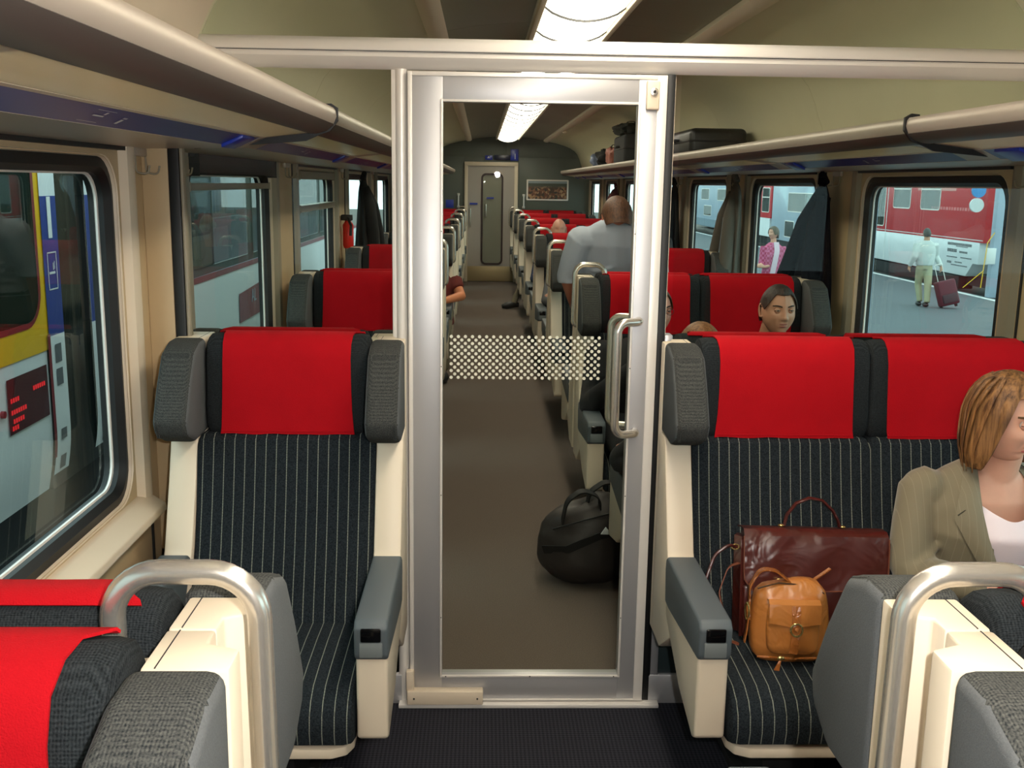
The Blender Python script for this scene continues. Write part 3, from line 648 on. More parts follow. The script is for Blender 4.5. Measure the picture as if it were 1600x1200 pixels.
# ------------------------------------------------------------------ seats
def make_seat(W, heads, hwid, label, handle=0):
    """a seat facing -y, its back on y=0; heads: centres of the places, hwid: width of one head pad; handle: side of the aisle"""
    t = thing('armchair' if len(heads) == 1 else 'double_armchair', label, 'seat')
    hw = W/2
    for s in (-1, 1):
        bm = B()
        X = lambda u: s*u
        # back column with the recess that holds the grab rail, then the tapering side frame
        plan = [(X(hw-.086), 0), (X(hw-.036), 0), (X(hw-.036), -.030), (X(hw-.002), -.044), (X(hw-.002), -.088), (X(hw-.086), -.088)]
        prism(bm, plan, 'z', .30, 1.206, .004)
        prism(bm, [(-.07, .30), (-.07, .93), (-.155, .93), (-.20, .80), (-.27, .62), (-.36, .50), (-.36, .40), (-.20, .30)], 'x', X(hw-.080), X(hw-.002), .007)
        # flap under the armrest
        prism(bm, [(-.27, .60), (-.30, .44), (-.52, .335), (-.70, .295), (-.728, .31), (-.728, .53), (-.70, .60)], 'x', X(hw-.076), X(hw), .009, 3)
        obj('side_shell', bm, CREAM, t, local=True)
        # seam line on column top
        bm = B(); box(bm, *sorted((X(hw-.0725), X(hw-.0713))), -.086, -.002, 1.2057, 1.2066); obj('seam', bm, DARK_METAL, t, local=True)
        bm = B(); prism(bm, [(-.275, .575), (-.29, .48), (-.34, .478), (-.728, .515), (-.738, .53), (-.742, .60), (-.725, .618), (-.30, .618), (-.28, .605)], 'x', X(hw-.079), X(hw+.002), .008, 3)
        a = obj('armrest', bm, ARM, t, local=True)
        bm = B(); xs = sorted((X(hw-.063), X(hw-.014))); box(bm, xs[0], xs[1], -.7455, -.735, .567, .601, .004); obj('ashtray', bm, BLACK_GLOSS, a, local=True)
        bm = B(); box(bm, xs[0]-.003, xs[1]+.003, -.7435, -.735, .527, .566, .003); obj('ashtray_face', bm, mat('mid_grey_plastic', (112, 118, 118), rough=.5), a, local=True)
        # head wing
        prof_w = [(-.088, .926), (-.088, 1.212), (-.150, 1.210), (-.215, 1.186), (-.272, 1.10), (-.325, 1.0), (-.305, .955), (-.235, .922)]
        bm = B()
        prism(bm, prof_w, 'x', X(hw-.097), X(hw-.002), .018, 4)
        wg = obj('head_wing', bm, [WING, CORD], t, local=True, angle=50)
        for p_ in wg.data.polygons:
            if abs(p_.normal.x) < .75: p_.material_index = 1
        # corded edging band round the wing, facing the sitter and over the top
        def off(pr, d):
            c = Vector((-.16, 1.06)); return [((p[0]-c.x)*(1+d)+c.x, (p[1]-c.y)*(1+d)+c.y) for p in pr]
        band = [(-.16, 1.2065)]+prof_w[3:7]
        for dx in (.016, .021):
            bm = B(); pts = []
            for p in band:
                yy, zz = off([p], -.045)[0]; xx = X(hw-dx+.004)
                pts.append((xx, p[0]*(.993) if p[0] < -.1 else p[0]-.004, p[1]-.0035))
            tube(bm, arc_path(pts, .02, 4), .0022, 5); obj('piping', bm, CORD, wg, local=True)
    # seat back, cushions, head pads
    inner = hw-.080
    n = len(heads); cw = 2*inner/n
    for i, hc in enumerate(heads):
        x0, x1 = -inner+i*cw+.001, -inner+(i+1)*cw-.001
        def sec(pts, name, m, xa, xb, crown=.012, rnd=.016, nx=14, parent=t, **k):
            bm = B(); rings = []
            for j in range(nx+1):
                # denser rings near the two ends so the edge rolls over
                u = .5-.5*math.cos(PI*j/nx); x = xa+(xb-xa)*u
                e = min(x-xa, xb-x); roll = rnd*(1-math.sqrt(max(0, 1-(1-min(e, rnd)/rnd)**2)))
                cr_ = crown*math.sin(PI*u)
                cy = sum(p[0] for p in pts)/len(pts); cz = sum(p[1] for p in pts)/len(pts)
                ring = []
                for (yy, zz) in pts:
                    d = Vector((yy-cy, zz-cz)); L = d.length; d /= max(L, 1e-6)
                    q = Vector((yy, zz))-d*roll
                    ring.append(bm.verts.new((x, q.x, q.y)))
                rings.append(ring)
            loft(bm, rings); return obj(name, bm, m, parent, local=True, **k)
        sec([(-.05, .40), (-.05, .925), (-.15, .928), (-.168, .915), (-.185, .85), (-.215, .74), (-.255, .62), (-.305, .50), (-.335, .42), (-.30, .38)], 'backrest', PIN, x0, x1)
        sec([(-.20, .31), (-.20, .42), (-.34, .432), (-.45, .437), (-.60, .436), (-.69, .43), (-.735, .412), (-.758, .385), (-.765, .345), (-.758, .31), (-.72, .292), (-.40, .292)], 'seat_cushion', PIN, x0, x1, rnd=.02)
        ha, hb = hc-hwid/2, hc+hwid/2
        sec([(-.018, .93), (-.012, 1.19), (-.028, 1.212), (-.06, 1.222), (-.095, 1.216), (-.122, 1.195), (-.135, 1.15), (-.142, 1.08), (-.146, 1.0), (-.144, .945), (-.13, .926)], 'headrest', PAD, ha+.001, hb-.001, rnd=.016)
        # red cover draped over the pad
        cpts = [(-.030, 1.2195), (-.034, 1.2250), (-.060, 1.2280), (-.096, 1.223), (-.126, 1.200), (-.140, 1.155), (-.148, 1.08), (-.152, 1.0), (-.151, .95), (-.154, .928)]
        bm = B(); nx, cwid = 24, hwid*.80
        seed = hc*7+W*3
        def pt(j, i_, off_=0.0):
            u = j/nx; yy, zz = cpts[i_]
            v = i_/(len(cpts)-1)
            wv = noise.noise(Vector((u*5+seed, v*3.1, 0)))*.006*min(1, v*1.8)
            x = hc+(u-.5)*cwid+(u-.5)*.012*math.sin(v*5+seed)
            z = zz
            if i_ == len(cpts)-1: z += .004*noise.noise(Vector((u*6, seed, 3)))
            if i_ <= 1: x += (u-.5)*.04
            return Vector((x, yy-abs(wv)-off_, z))
        V = [[bm.verts.new(pt(j, i_)) for j in range(nx+1)] for i_ in range(len(cpts))]
        for i_ in range(len(cpts)-1):
            for j in range(nx): bm.faces.new((V[i_][j], V[i_][j+1], V[i_+1][j+1], V[i_+1][j]))
        bmesh.ops.recalc_face_normals(bm, faces=bm.faces[:])
        bmesh.ops.solidify(bm, geom=bm.faces[:], thickness=.0035)
        cv = obj('head_cover', bm, RED, t, local=True, angle=60)
        bm = B(); tube(bm, [(hc-cwid/2*.985, -.1575, .938), (hc, -.160, .938), (hc+cwid/2*.985, -.1575, .938)], .0012, 4); obj('hem', bm, RED, cv, local=True)
    # cream pan below the cushion, pedestal
    bm = B(); prism(bm, [(-hw+.085, -.18), (hw-.085, -.18)]+[(p[0], p[1]) for p in rr2(-hw+.085, hw-.085, -.745, -.18, .05)[14:28]][0:0]+[(hw-.085, -.70), (hw-.10, -.735), (hw-.135, -.752), (-hw+.135, -.752), (-hw+.10, -.735), (-hw+.085, -.70)], 'z', .268, .294, .005)
    obj('seat_pan', bm, CREAM, t, local=True)
    for x in ([0] if n == 1 else [-hw*.5, hw*.5]):
        bm = B()
        prism(bm, [(x-.09, -.15), (x+.09, -.15), (x+.07, -.55), (x-.07, -.55)], 'z', .03, .27, .004)
        box(bm, x-.11, x+.11, -.58, -.10, .0, .032, .006)
        obj('pedestal', bm, DARK_METAL, t, local=True)
    bm = B(); box(bm, -hw+.07, hw-.07, -.052, -.006, .30, 1.165, .006); obj('back_panel', bm, CREAM, t, local=True)
    if handle:
        s = handle; xo, xi = s*(hw+.006), s*(hw-.142)
        bm = B(); pts = arc_path([(xi, .006, 1.10), (xi, .006, 1.250), (xo, .006, 1.250), (xo+s*.004, .006, .945), (s*(hw-.04), .006, .940)], .050, 8)
        tube(bm, pts, .0128, 16); obj('grab_handle', bm, STEEL, t, local=True)
    def lower(o):
        for c in o.children:
            if c.name.startswith('grab_handle'): continue
            for v in c.data.vertices:
                if v.co.z > .93: v.co.z -= .016*(v.co.z-.93)/.29
            lower(c)
    lower(t)
    return t
LW, RW = .665, 1.20
Lc = -.570
lsC = make_seat(LW, [0], LW-.20, 'single seat with red cover left of the glass door, facing the camera')
lsH = make_seat(LW, [0], LW-.20, 'x', handle=1)
rsC = make_seat(RW, [-.2495, .2495], (RW-.20)/2, 'double seat with red covers right of the glass door, where the woman sits')
rsH = make_seat(RW, [-.2495, .2495], (RW-.20)/2, 'x', handle=-1)
def put(proto, x, y, rot, label, used=set()):
    o = proto if proto.name not in used else copy_tree(proto)
    used.add(proto.name)
    o.location = (x, y, 0); o.rotation_euler = (0, 0, rot); o['label'] = label; return o
put(lsC, Lc+.022, YP-.045, 0, 'single pinstriped seat with red head cover left of the glass door, facing the camera')
put(rsC, 1.132, YP-.045, 0, 'double pinstriped seat right of the glass door, holding the two leather bags')
put(lsC, Lc-.01, YP+.045, PI, 'single seat seen from above its back just behind the left partition pane, facing away').scale.z = .985
put(rsC, 1.11, YP+.045, PI, 'double seat seen over its back just behind the right partition pane, facing away').scale.z = .985
FGY = .982
put(lsH, -.562, FGY, 0, 'near single seat at bottom left, red cover and corded wing cropped by frame')
put(lsC, -.562, FGY+.002, PI, 'near single seat facing away, its back against the bottom left seat').scale.y = .935
put(rsH, 1.05, FGY, 0, 'near double seat at bottom right corner, corded wing facing the camera')
put(rsC, 1.05, FGY+.002, PI, 'near double seat facing away, its grey wing hiding half the tan handbag').scale.y = .935
for k in range(7):
    y = 5.10+PITCH*k
    o_ = ordn[k]
    last = y > 17
    yy = min(y, 17.36)
    put(lsH, Lc-.01, yy, 0, 'left single seat facing the camera in the %s row beyond the partition' % o_ if not last else 'farthest left single seat facing the camera against the end wall')
    put(rsH, 1.075, yy, 0, 'right double seat facing the camera in the %s row beyond the partition' % o_ if not last else 'farthest right double seat facing the camera against the end wall')
    if not last:
        put(lsC, Lc-.01, yy+.002, PI, 'left single seat facing away, back to back with the %s row beyond the partition' % o_)
        put(rsC, 1.075, yy+.002, PI, 'right double seat facing away, back to back with the %s row beyond the partition' % o_)
for o in [x for x in COL.objects if x.get('category') == 'seat']:
    o['group'] = 'single seats along the left side of the coach' if o.name.startswith('arm') else 'double seats along the right side of the coach'
# ------------------------------------------------------------------ outside: platform and trains
PLZ = -.85
ASPH = mat('platform_asphalt', (88, 97, 104), rough=.75, noise_amt=.12, noise_scale=3, bump=.2, bump_scale=60)
TW = mat('train_white_paint', (225, 232, 236), rough=.3)
TR = mat('train_red_paint', (206, 30, 38), rough=.3)
TY = mat('train_yellow_paint', (226, 178, 30), rough=.3)
TM = mat('train_maroon_paint', (120, 20, 32), rough=.35)
TG = mat('train_blue_grey_paint', (160, 178, 196), rough=.35)
UNDER = mat('dark_underframe', (34, 36, 38), rough=.8)
BLUE_P = mat('door_blue_paint', (36, 62, 140), rough=.3)
TRACK = mat('track_ballast', (74, 70, 66), rough=1, noise_amt=.3, noise_scale=12)
bm = B(); box(bm, 2.15, 12.05, -8, 75, PLZ-.3, PLZ); box(bm, 15.9, 22, -8, 75, PLZ-.3, PLZ); struct('platform', bm, ASPH)
bm = B(); box(bm, 11.78, 11.93, -8, 75, PLZ-.001, PLZ+.006); box(bm, 2.4, 2.5, -8, 75, PLZ-.001, PLZ+.006); struct('platform_line', bm, WHITE)
bm = B(); box(bm, -40, 40, -30, 110, PLZ-.45, PLZ-.4); struct('ground', bm, TRACK)
def far_window(parent, x, side, y0, y1, z0, z1, bar=True, m=GLASS_N, fm=ALU_P, r=.08):
    """side: +1 the window looks to +x"""
    bm = B(); o_, i_ = rr2(y0-.03, y1+.03, z0-.03, z1+.03, r+.02, 4), rr2(y0, y1, z0, z1, r, 4)
    ring_x(bm, o_, x+side*.012, i_, x+side*.012); ring_x(bm, o_, x+side*.012, o_, x-side*.01); wf = obj('window', bm, fm, parent)
    bm = B(); bm.faces.new([bm.verts.new((x+side*.006, *p)) for p in i_]); obj('pane', bm, m, wf, smooth=False)
    bm = B(); bm.faces.new([bm.verts.new((x+side*.001, *p)) for p in i_]); obj('backing', bm, mat('dim_train_interior', (58, 66, 62), rough=.8), wf, smooth=False)
    if bar:
        bm = B(); box(bm, *sorted((x+side*.004, x+side*.03)), y0, y1, z0+(z1-z0)*.60, z0+(z1-z0)*.64); obj('bar', bm, ALU_P, wf)
# red and white carriage across the platform
rt = thing('train_carriage', 'red and white railway carriage across the platform, behind the walking man', 'train', (13.8, 37, PLZ))
X2 = 12.4
def body_prof(x, side, z0, z1, top=None):
    pts = []
    for k in range(9):
        z = z0+(z1-z0)*k/8
        pts.append((x+side*max(0, z-2.3)*.25, z))
    return pts
bm = B(); prism(bm, [(X2, .36), (X2, 2.4), (X2+.25, 2.85), (X2+.8, 3.05), (X2+2.0, 3.05), (X2+2.55, 2.85), (X2+2.8, 2.4), (X2+2.8, .36)], 'y', 25.15, 35.6, .01); obj('upper_body', bm, TR, rt)
bm = B()
yz = [(25.35, .36), (25.35, -.18), (25.62, -.18), (25.95, -.52), (35.5, -.48), (35.5, .36)]
prism(bm, yz, 'x', X2+.002, X2+2.8, .006); obj('lower_body', bm, TW, rt)
bm = B(); box(bm, X2+.3, X2+2.5, 24.95, 35.5, -.78, -.45); box(bm, X2+.1, X2+.5, 26.5, 34, -.9, -.55, .03); obj('underframe', bm, UNDER, rt)
bm = B(); box(bm, X2+.5, X2+2.3, 24.65, 25.16, -.2, 2.7, .05); obj('gangway', bm, UNDER, rt)
bm = B(); box(bm, X2-.002, X2+.01, 25.2, 35.5, .405, .425); box(bm, X2-.002, X2+.01, 31.4, 31.45, -.5, 2.3); obj('body_line', bm, WHITE, rt)
for a, b in ((29.75, 30.95), (27.8, 29.0), (33.5, 34.7)): far_window(rt, X2, -1, a, b, 1.12, 1.98)
far_window(rt, X2, -1, 31.6, 32.3, .55, 1.95, bar=False)
bm = B(); 
random.seed(3)
for z, a, b, h in ((.26, 25.75, 27.1, .07), (.205, 25.95, 26.6, .02), (.09, 26.55, 27.1, .085), (.07, 25.95, 26.4, .05), (-.08, 26.5, 27.1, .03), (-.07, 25.7, 26.3, .03), (-.22, 26.8, 27.05, .06), (-.2, 26.2, 26.6, .03), (-.28, 25.9, 26.8, .03)):
    y = a
    while y < b:
        q = random.uniform(.03, .07); box(bm, X2-.004, X2+.004, y, min(y+q, b), z-h/2, z+h/2); y += q+.02
obj('data_lettering', bm, GREY_PRINT, rt, kind='stuff')
bm = B()
y = 25.9
while y < 28.2:
    q = random.uniform(.08, .16); box(bm, X2-.004, X2+.004, y, y+q, 1.12, 1.20); y += q+.05
obj('pale_lettering', bm, mat('faded_pink_print', (225, 120, 120), rough=.5), rt, kind='stuff')
bm = B(); box(bm, X2-.003, X2+.004, 26.9, 29.3, 1.62, 1.84); obj('pale_band', bm, mat('pale_pink_band', (226, 150, 140), rough=.4), rt)
lamp = rt
def wdisc(bm, c, r):
    tube(bm, [(c[0], c[1]+.03, c[2]), (c[0], c[1]-.03, c[2])], r, 20)
bm = B(); wdisc(bm, (X2-.4, 24.84, 1.64), .17); obj('blue_disc', bm, mat('signal_blue', (70, 150, 215), rough=.4), lamp)
bm = B(); wdisc(bm, (X2-.42, 24.84, 1.29), .17); obj('white_disc', bm, WHITE, lamp)
pl = thing('platform_post', 'pale post with white notice box and yellow rod beside carriage end', 'post', (12.0, 23.9, PLZ))
bm = B(); box(bm, 11.98, 12.22, 23.8, 24.0, PLZ, 3.0, .02); obj('post', bm, TG, pl)
bm = B(); box(bm, 11.80, 12.02, 23.72, 23.80, -.05, .32, .01); obj('notice_box', bm, WHITE, pl)
bm = B(); tube(bm, [(11.72, 23.7, -.6), (11.78, 23.7, .45), (11.95, 23.75, .68)], .013, 6); tube(bm, [(11.3, 23.7, -.6), (11.75, 23.7, -.2)], .010, 6); obj('rod', bm, TY, pl)
cp = thing('platform_column', 'pale steel canopy column at left edge of the first right window', 'column', (4.88, 12.95, PLZ))
bm = B(); box(bm, 4.80, 4.98, 12.9, 13.05, PLZ+.1, 4.2, .01); obj('shaft', bm, TG, cp)
bm = B(); box(bm, 4.74, 5.04, 12.85, 13.1, PLZ, PLZ+.1, .01); obj('base', bm, UNDER, cp)
# further carriages on that track
bt = thing('train_carriage', 'pale blue grey carriage beyond the woman in the pink shirt', 'train', (13.8, 40, PLZ))
bm = B(); prism(bm, [(X2, -.5), (X2, 2.4), (X2+.25, 2.85), (X2+2.55, 2.85), (X2+2.8, 2.4), (X2+2.8, -.5)], 'y', 36.2, 44.0, .01); obj('body', bm, TG, bt)
bm = B(); box(bm, X2+.3, X2+2.5, 36.3, 43.9, -.85, -.5); obj('underframe', bm, UNDER, bt)
far_window(bt, X2, -1, 38.6, 41.7, .72, 1.42, bar=False, r=.03); far_window(bt, X2, -1, 40.8, 42.0, -.3, .3, bar=False, r=.03)
bt2 = thing('train_carriage', 'second red and white carriage farther along, left of the pink shirted woman', 'train', (13.8, 47, PLZ))
bm = B(); prism(bm, [(X2, .33), (X2, 2.4), (X2+.25, 2.85), (X2+2.55, 2.85), (X2+2.8, 2.4), (X2+2.8, .33)], 'y', 44.2, 49.0, .01); obj('upper_body', bm, TR, bt2)
bm = B(); box(bm, X2+.002, X2+2.8, 44.3, 49.0, -.45, .33); obj('lower_body', bm, TW, bt2)
bm = B(); box(bm, X2+.3, X2+2.5, 44.3, 49, -.85, -.45); obj('underframe', bm, UNDER, bt2)
far_window(bt2, X2, -1, 44.5, 45.6, .6, 1.6)
bt3 = thing('train_carriage', 'pale blue carriage seen past the grey coat in the third right window', 'train', (13.8, 60, PLZ))
bm = B(); prism(bm, [(X2, -.5), (X2, 2.4), (X2+.25, 2.85), (X2+2.55, 2.85), (X2+2.8, 2.4), (X2+2.8, -.5)], 'y', 49.4, 72.0, .01); obj('body', bm, TG, bt3)
far_window(bt3, X2, -1, 56.5, 58.4, .95, 1.5, bar=False, r=.03); far_window(bt3, X2, -1, 55.8, 57.6, .1, .6, bar=False, r=.03); far_window(bt3, X2, -1, 52.5, 54.4, .95, 1.5, bar=False, r=.03)
bm = B(); box(bm, X2-.006, X2+.01, 49.4, 72, -.5, -.1); obj('lower_stripe', bm, mat('slate_blue_stripe', (80, 110, 130), rough=.4), bt3)
# platform canopy
bm = B(); box(bm, 6.0, 9.0, -8, 75, 4.7, 4.9); struct('canopy', bm, mat('canopy_underside', (150, 155, 158), rough=.7))

# ---- the train alongside on the left
XN = -2.75
nt_ = thing('train_carriage', 'white carriage with yellow framed window and blue door posts, outside the left window', 'train', (-4.2, 8, PLZ))
def side_prof(z):      # gently tumblehome body side
    return XN-.05*max(0, (-.02-z)/.34)**1.5
def side_sheet(bm, y0, y1, z0, z1, off=0.0, nz=10, inset=0):
    V = []
    for k in range(nz+1):
        z = z0+(z1-z0)*k/nz; x = side_prof(z)+off
        V.append([bm.verts.new((x, y0, z)), bm.verts.new((x, y1, z))])
    for a, b in zip(V[:-1], V[1:]): bm.faces.new((a[0], a[1], b[1], b[0]))
def side_poly(bm, pts, off=.006, thick=0.0):
    bm.faces.new([bm.verts.new((side_prof(z)+off, y, z)) for y, z in pts])
def body_block(y0, y1, z0, z1, name, m):
    bm = B(); zs = [z0+(z1-z0)*k/12 for k in range(13)]
    prism(bm, [(side_prof(z), z) for z in zs]+[(XN-.12, z1), (XN-.12, z0)], 'y', y0, y1); obj(name, bm, m, nt_)
body_block(-6, 6.50, -.355, .60, 'lower_body', TW); body_block(7.60, 26, -.355, .64, 'lower_body', TW)
body_block(-6, 6.50, .60, 2.6, 'upper_body', TW)
bm = B(); box(bm, XN-2.7, XN-.3, -6, 26, -.95, -.36); obj('underframe', bm, UNDER, nt_)
bm = B(); box(bm, XN-2.8, XN-.28, -6, 26, 2.58, 2.7, .03); box(bm, XN-2.8, XN-2.7, -6, 26, -.36, 2.6); obj('roof', bm, TG, nt_)
# yellow frame and window
def yframe(name, y0, y1, z0, z1, w, m, off, r=.2):
    bm = B(); o_, i_ = rr2(y0, y1, z0, z1, r, 6), rr2(y0+w, y1-w, z0+w, z1-w, r*.75, 6)
    a = [bm.verts.new((side_prof(p[1])+off, *p)) for p in o_]; b = [bm.verts.new((side_prof(p[1])+off, *p)) for p in i_]
    for k in range(len(a)): bm.faces.new((a[k], a[(k+1) % len(a)], b[(k+1) % len(a)], b[k]))
    return bm, i_
bm = B()
yo, yi = rr2(4.2, 6.62, .56, 2.45, .03, 6), rr2(4.3, 6.44, .74, 2.4, .22, 6)
plate(bm, yo, [yi], 'x', 0)
for v in bm.verts: v.co.x = side_prof(v.co.z)+.006
obj('yellow_panel', bm, TY, nt_)
bm, ii = yframe('w', 4.29, 6.45, .73, 2.41, .035, TM, .010, .22); wn_ = obj('window', bm, TM, nt_)
bm = B(); side_poly(bm, ii, .008); obj('pane', bm, GLASS_N, wn_, smooth=False)
bm = B(); side_poly(bm, ii, .0065); obj('backing', bm, mat('dim_train_interior', (58, 66, 62)), wn_, smooth=False)
bm = B(); side_sheet(bm, 4.2, 6.5, 1.9, 2.5, .009); obj('white_header', bm, TW, nt_)
# LED destination display
bm = B(); side_poly(bm, [(5.90, .145), (6.46, .15), (6.46, .475), (5.90, .475)], .008); dp = obj('destination_display', bm, mat('dark_red_display', (70, 12, 20), rough=.25), nt_, smooth=False)
LED = mat('red_led_dots', (220, 20, 30), rough=.5, emit=(255, 30, 40), emit_s=.55)
bm = B()
for y0, y1, z in ((5.93, 6.03, .345), (6.24, 6.42, .365), (5.93, 6.12, .275), (5.95, 6.08, .22), (5.93, 6.0, .18)):
    y = y0
    while y < y1:
        vs = [(side_prof(z)+.011, yy, zz) for yy, zz in ((y, z-.014), (y+.022, z-.014), (y+.022, z+.014), (y, z+.014))]
        bm.faces.new([bm.verts.new(v) for v in vs]); y += .03
obj('led_text', bm, LED, dp, smooth=False, kind='stuff')
bm = B(); tube(bm, [(side_prof(.3)+.0, 5.83, .29), (side_prof(.3)+.02, 5.83, .29)], .022, 12); obj('door_button', bm, TM, nt_)
# door posts: blue above, white below, each with a big 1
def door_post(y0, y1, lab):
    g = bpy.data.objects.new('door_post', None); COL.objects.link(g); g.parent = nt_; g.matrix_parent_inverse = Matrix(); g['label'] = lab
    g.location = Vector((XN, (y0+y1)/2, 0))-nt_.location
    def O(name, bm, m, **k): return obj(name, bm, m, g, **k)
    bm = B(); side_sheet(bm, y0, y1, .64, 1.52, .012); O('blue_panel', bm, BLUE_P)
    bm = B(); side_sheet(bm, y0, y1, -.28, .64, .012); O('white_panel', bm, TW)
    bm = B(); side_sheet(bm, y0, y1, 1.52, 2.4, .012); O('white_cap', bm, TW)
    yc = (y0+y1)/2
    me = text_mesh('1', .35, Matrix.Translation((side_prof(1.38)+.016, yc, 1.372)) @ Matrix.Rotation(PI/2, 4, 'Z') @ Matrix.Rotation(PI/2, 4, 'X'), bold=.010)
    obj_me('class_numeral', me, WHITE, g)
    bm = B(); z = 1.0
    def rect(ya, yb, za, zb): bm.faces.new([bm.verts.new((side_prof(zz)+.015, yy, zz)) for yy, zz in ((ya, za), (yb, za), (yb, zb), (ya, zb))])
    h = .07
    for a in ((yc-h, yc-h+.008, .93, 1.17), (yc+h-.008, yc+h, .93, 1.17), (yc-h, yc+h, .93, .938), (yc-h, yc+h, 1.162, 1.17), (yc-.05, yc+.04, 1.03, 1.045), (yc+.01, yc+.02, 1.055, 1.10), (yc+.03, yc+.038, 1.06, 1.11)): rect(*a)
    O('pictogram', bm, WHITE, smooth=False)
    bm = B()
    for a in ((yc-.05, yc+.05, .46, .58), (yc-.05, yc+.05, .31, .42), (yc-.04, yc+.05, -.05, .02), (yc-.04, yc+.05, -.25, -.16)): rect(*a)
    O('door_symbol', bm, GREY_PRINT, smooth=False)
door_post(6.52, 6.76, 'first blue and white door post with the numeral 1'); door_post(7.25, 7.56, 'second blue and white door post with the numeral 1')
bm = B(); box(bm, XN-.06, XN-.02, 6.50, 7.6, -.36, 2.58); obj('door_leaf', bm, mat('dark_door_glass', (26, 34, 34), rough=.1), nt_)
bm = B(); side_sheet(bm, 6.49, 6.53, -.15, .66, .016); obj('maroon_edge', bm, TM, nt_)
bm = B(); side_sheet(bm, 7.60, 26, .64, .70, .006); obj('red_stripe', bm, TM, nt_)
bm = B(); side_sheet(bm, 7.60, 26, 1.95, 2.6, .004); obj('header_panel', bm, TG, nt_)
for a, b in ((8.0, 9.6), (9.9, 12.2), (12.5, 14.8), (15.1, 17.4), (17.7, 20.0)):
    bm = B(); side_sheet(bm, a, b, .78, 1.94, .006); w_ = obj('window', bm, GLASS_N, nt_)
    bm = B(); side_sheet(bm, a-.15, b+.15, .70, 1.96, -.01); obj('window_frame', bm, mat('dim_train_interior', (58, 66, 62)), w_)
    bm = B(); side_sheet(bm, a+.3, b-.9, .80, 1.15, .002); obj('painted_seat_reflection', bm, TM, w_)  # maroon patch painted in for the coach's red seats reflected in this glass
bm = B(); side_poly(bm, [(11.68, .03), (12.75, .03), (12.75, .40), (11.68, .36)], .010); sgn = obj('maroon_panel', bm, TM, nt_, smooth=False)
me = text_mesh('AL', .22, Matrix.Translation((side_prof(.25)+.014, 12.42, .27)) @ Matrix.Rotation(PI/2, 4, 'Z') @ Matrix.Rotation(PI/2, 4, 'X')); obj_me('panel_lettering', me, TG, sgn)
# ------------------------------------------------------------------ bags
def leather(name, rgb, rough=.32, bump=.5, scale=9, mottling=.25):
    m = mat(name, rgb, rough=rough, spec=.6, noise_amt=mottling, noise_scale=12, coat=.25)
    b = m.node_tree.nodes['Principled BSDF']
    tc = nd(m, 'ShaderNodeTexCoord'); n = nd(m, 'ShaderNodeTexNoise'); n.inputs['Scale'].default_value = scale; n.inputs['Detail'].default_value = 2; n.inputs['Distortion'].default_value = 1.2
    lk(m, tc.outputs['Object'], n.inputs['Vector'])
    bp = nd(m, 'ShaderNodeBump'); bp.inputs['Strength'].default_value = bump; bp.inputs['Distance'].default_value = .02
    lk(m, n.outputs['Fac'], bp.inputs['Height']); lk(m, bp.outputs['Normal'], b.inputs['Normal']); return m
LB = leather('dark_brown_leather', (72, 26, 20)); LBE = mat('brown_leather_edge', (112, 58, 34), rough=.6)
LT = leather('tan_leather', (178, 112, 52), bump=.4, scale=14, mottling=.15); LTD = leather('tan_leather_strap', (160, 94, 40), scale=30)
GOLD = mat('pale_brass', (225, 200, 130), rough=.25, metal=.9)
SEATZ = .437
# briefcase: local frame x right, y back, z up
bc = thing('leather_briefcase', 'dark brown leather briefcase with flap and arched handle leaning on the striped seat', 'briefcase', (.905, 2.60, SEATZ), math.radians(-4))
tilt = Matrix.Rotation(math.radians(-9), 4, 'X')
def L(o, M_): o.data.transform(M_); return o
hwb = .195
def pillow(bm, x0, x1, y0, y1, z0, z1, bulge=.012, r=.012, n=10):
    """soft box: rounded, bulging faces"""
    g = bmesh.ops.create_cube(bm, size=2.0); vs = g['verts']
    es = list({e for v in vs for e in v.link_edges})
    bmesh.ops.subdivide_edges(bm, edges=es, cuts=n, use_grid_fill=True)
    vs = [v for v in bm.verts if v.tag is False]
    cx, cy, cz = (x0+x1)/2, (y0+y1)/2, (z0+z1)/2; hx, hy, hz = (x1-x0)/2, (y1-y0)/2, (z1-z0)/2
    for v in vs:
        p = v.co.copy(); v.tag = True
        q = Vector((p.x*hx, p.y*hy, p.z*hz))
        # round the box: clamp to inner box and push out by r
        inner = Vector((max(-hx+r, min(hx-r, q.x)), max(-hy+r, min(hy-r, q.y)), max(-hz+r, min(hz-r, q.z))))
        d = q-inner
        if d.length > 1e-7: q = inner+d.normalized()*r
        bx_, by_, bz_ = (1-p.x**2), (1-p.y**2), (1-p.z**2)
        q.x += math.copysign(bulge, p.x)*by_*bz_*(abs(p.x) > .999); q.y += math.copysign(bulge, p.y)*bx_*bz_*(abs(p.y) > .999); q.z += math.copysign(bulge, p.z)*bx_*by_*(abs(p.z) > .999)
        v.co = q+Vector((cx, cy, cz))
bm = B(); pillow(bm, -hwb+.012, hwb-.012, -.045, .055, .0, .288, .008, .014); L(obj('case_body', bm, LB, bc, local=True), tilt)
for s in (-1, 1):       # folded gusset sides
    bm = B(); prism(bm, [(s*(hwb-.014), -.047), (s*(hwb+.004), -.052), (s*(hwb-.006), -.01), (s*(hwb+.010), .02), (s*(hwb-.002), .05), (s*(hwb-.016), .05)], 'z', .004, .268, .002); L(obj('gusset', bm, LB, bc, local=True), tilt)
bm = B(); box(bm, -hwb+.004, hwb-.004, -.062, -.046, .012, .145, .006, 3); L(obj('front_pocket', bm, LB, bc, local=True), tilt)
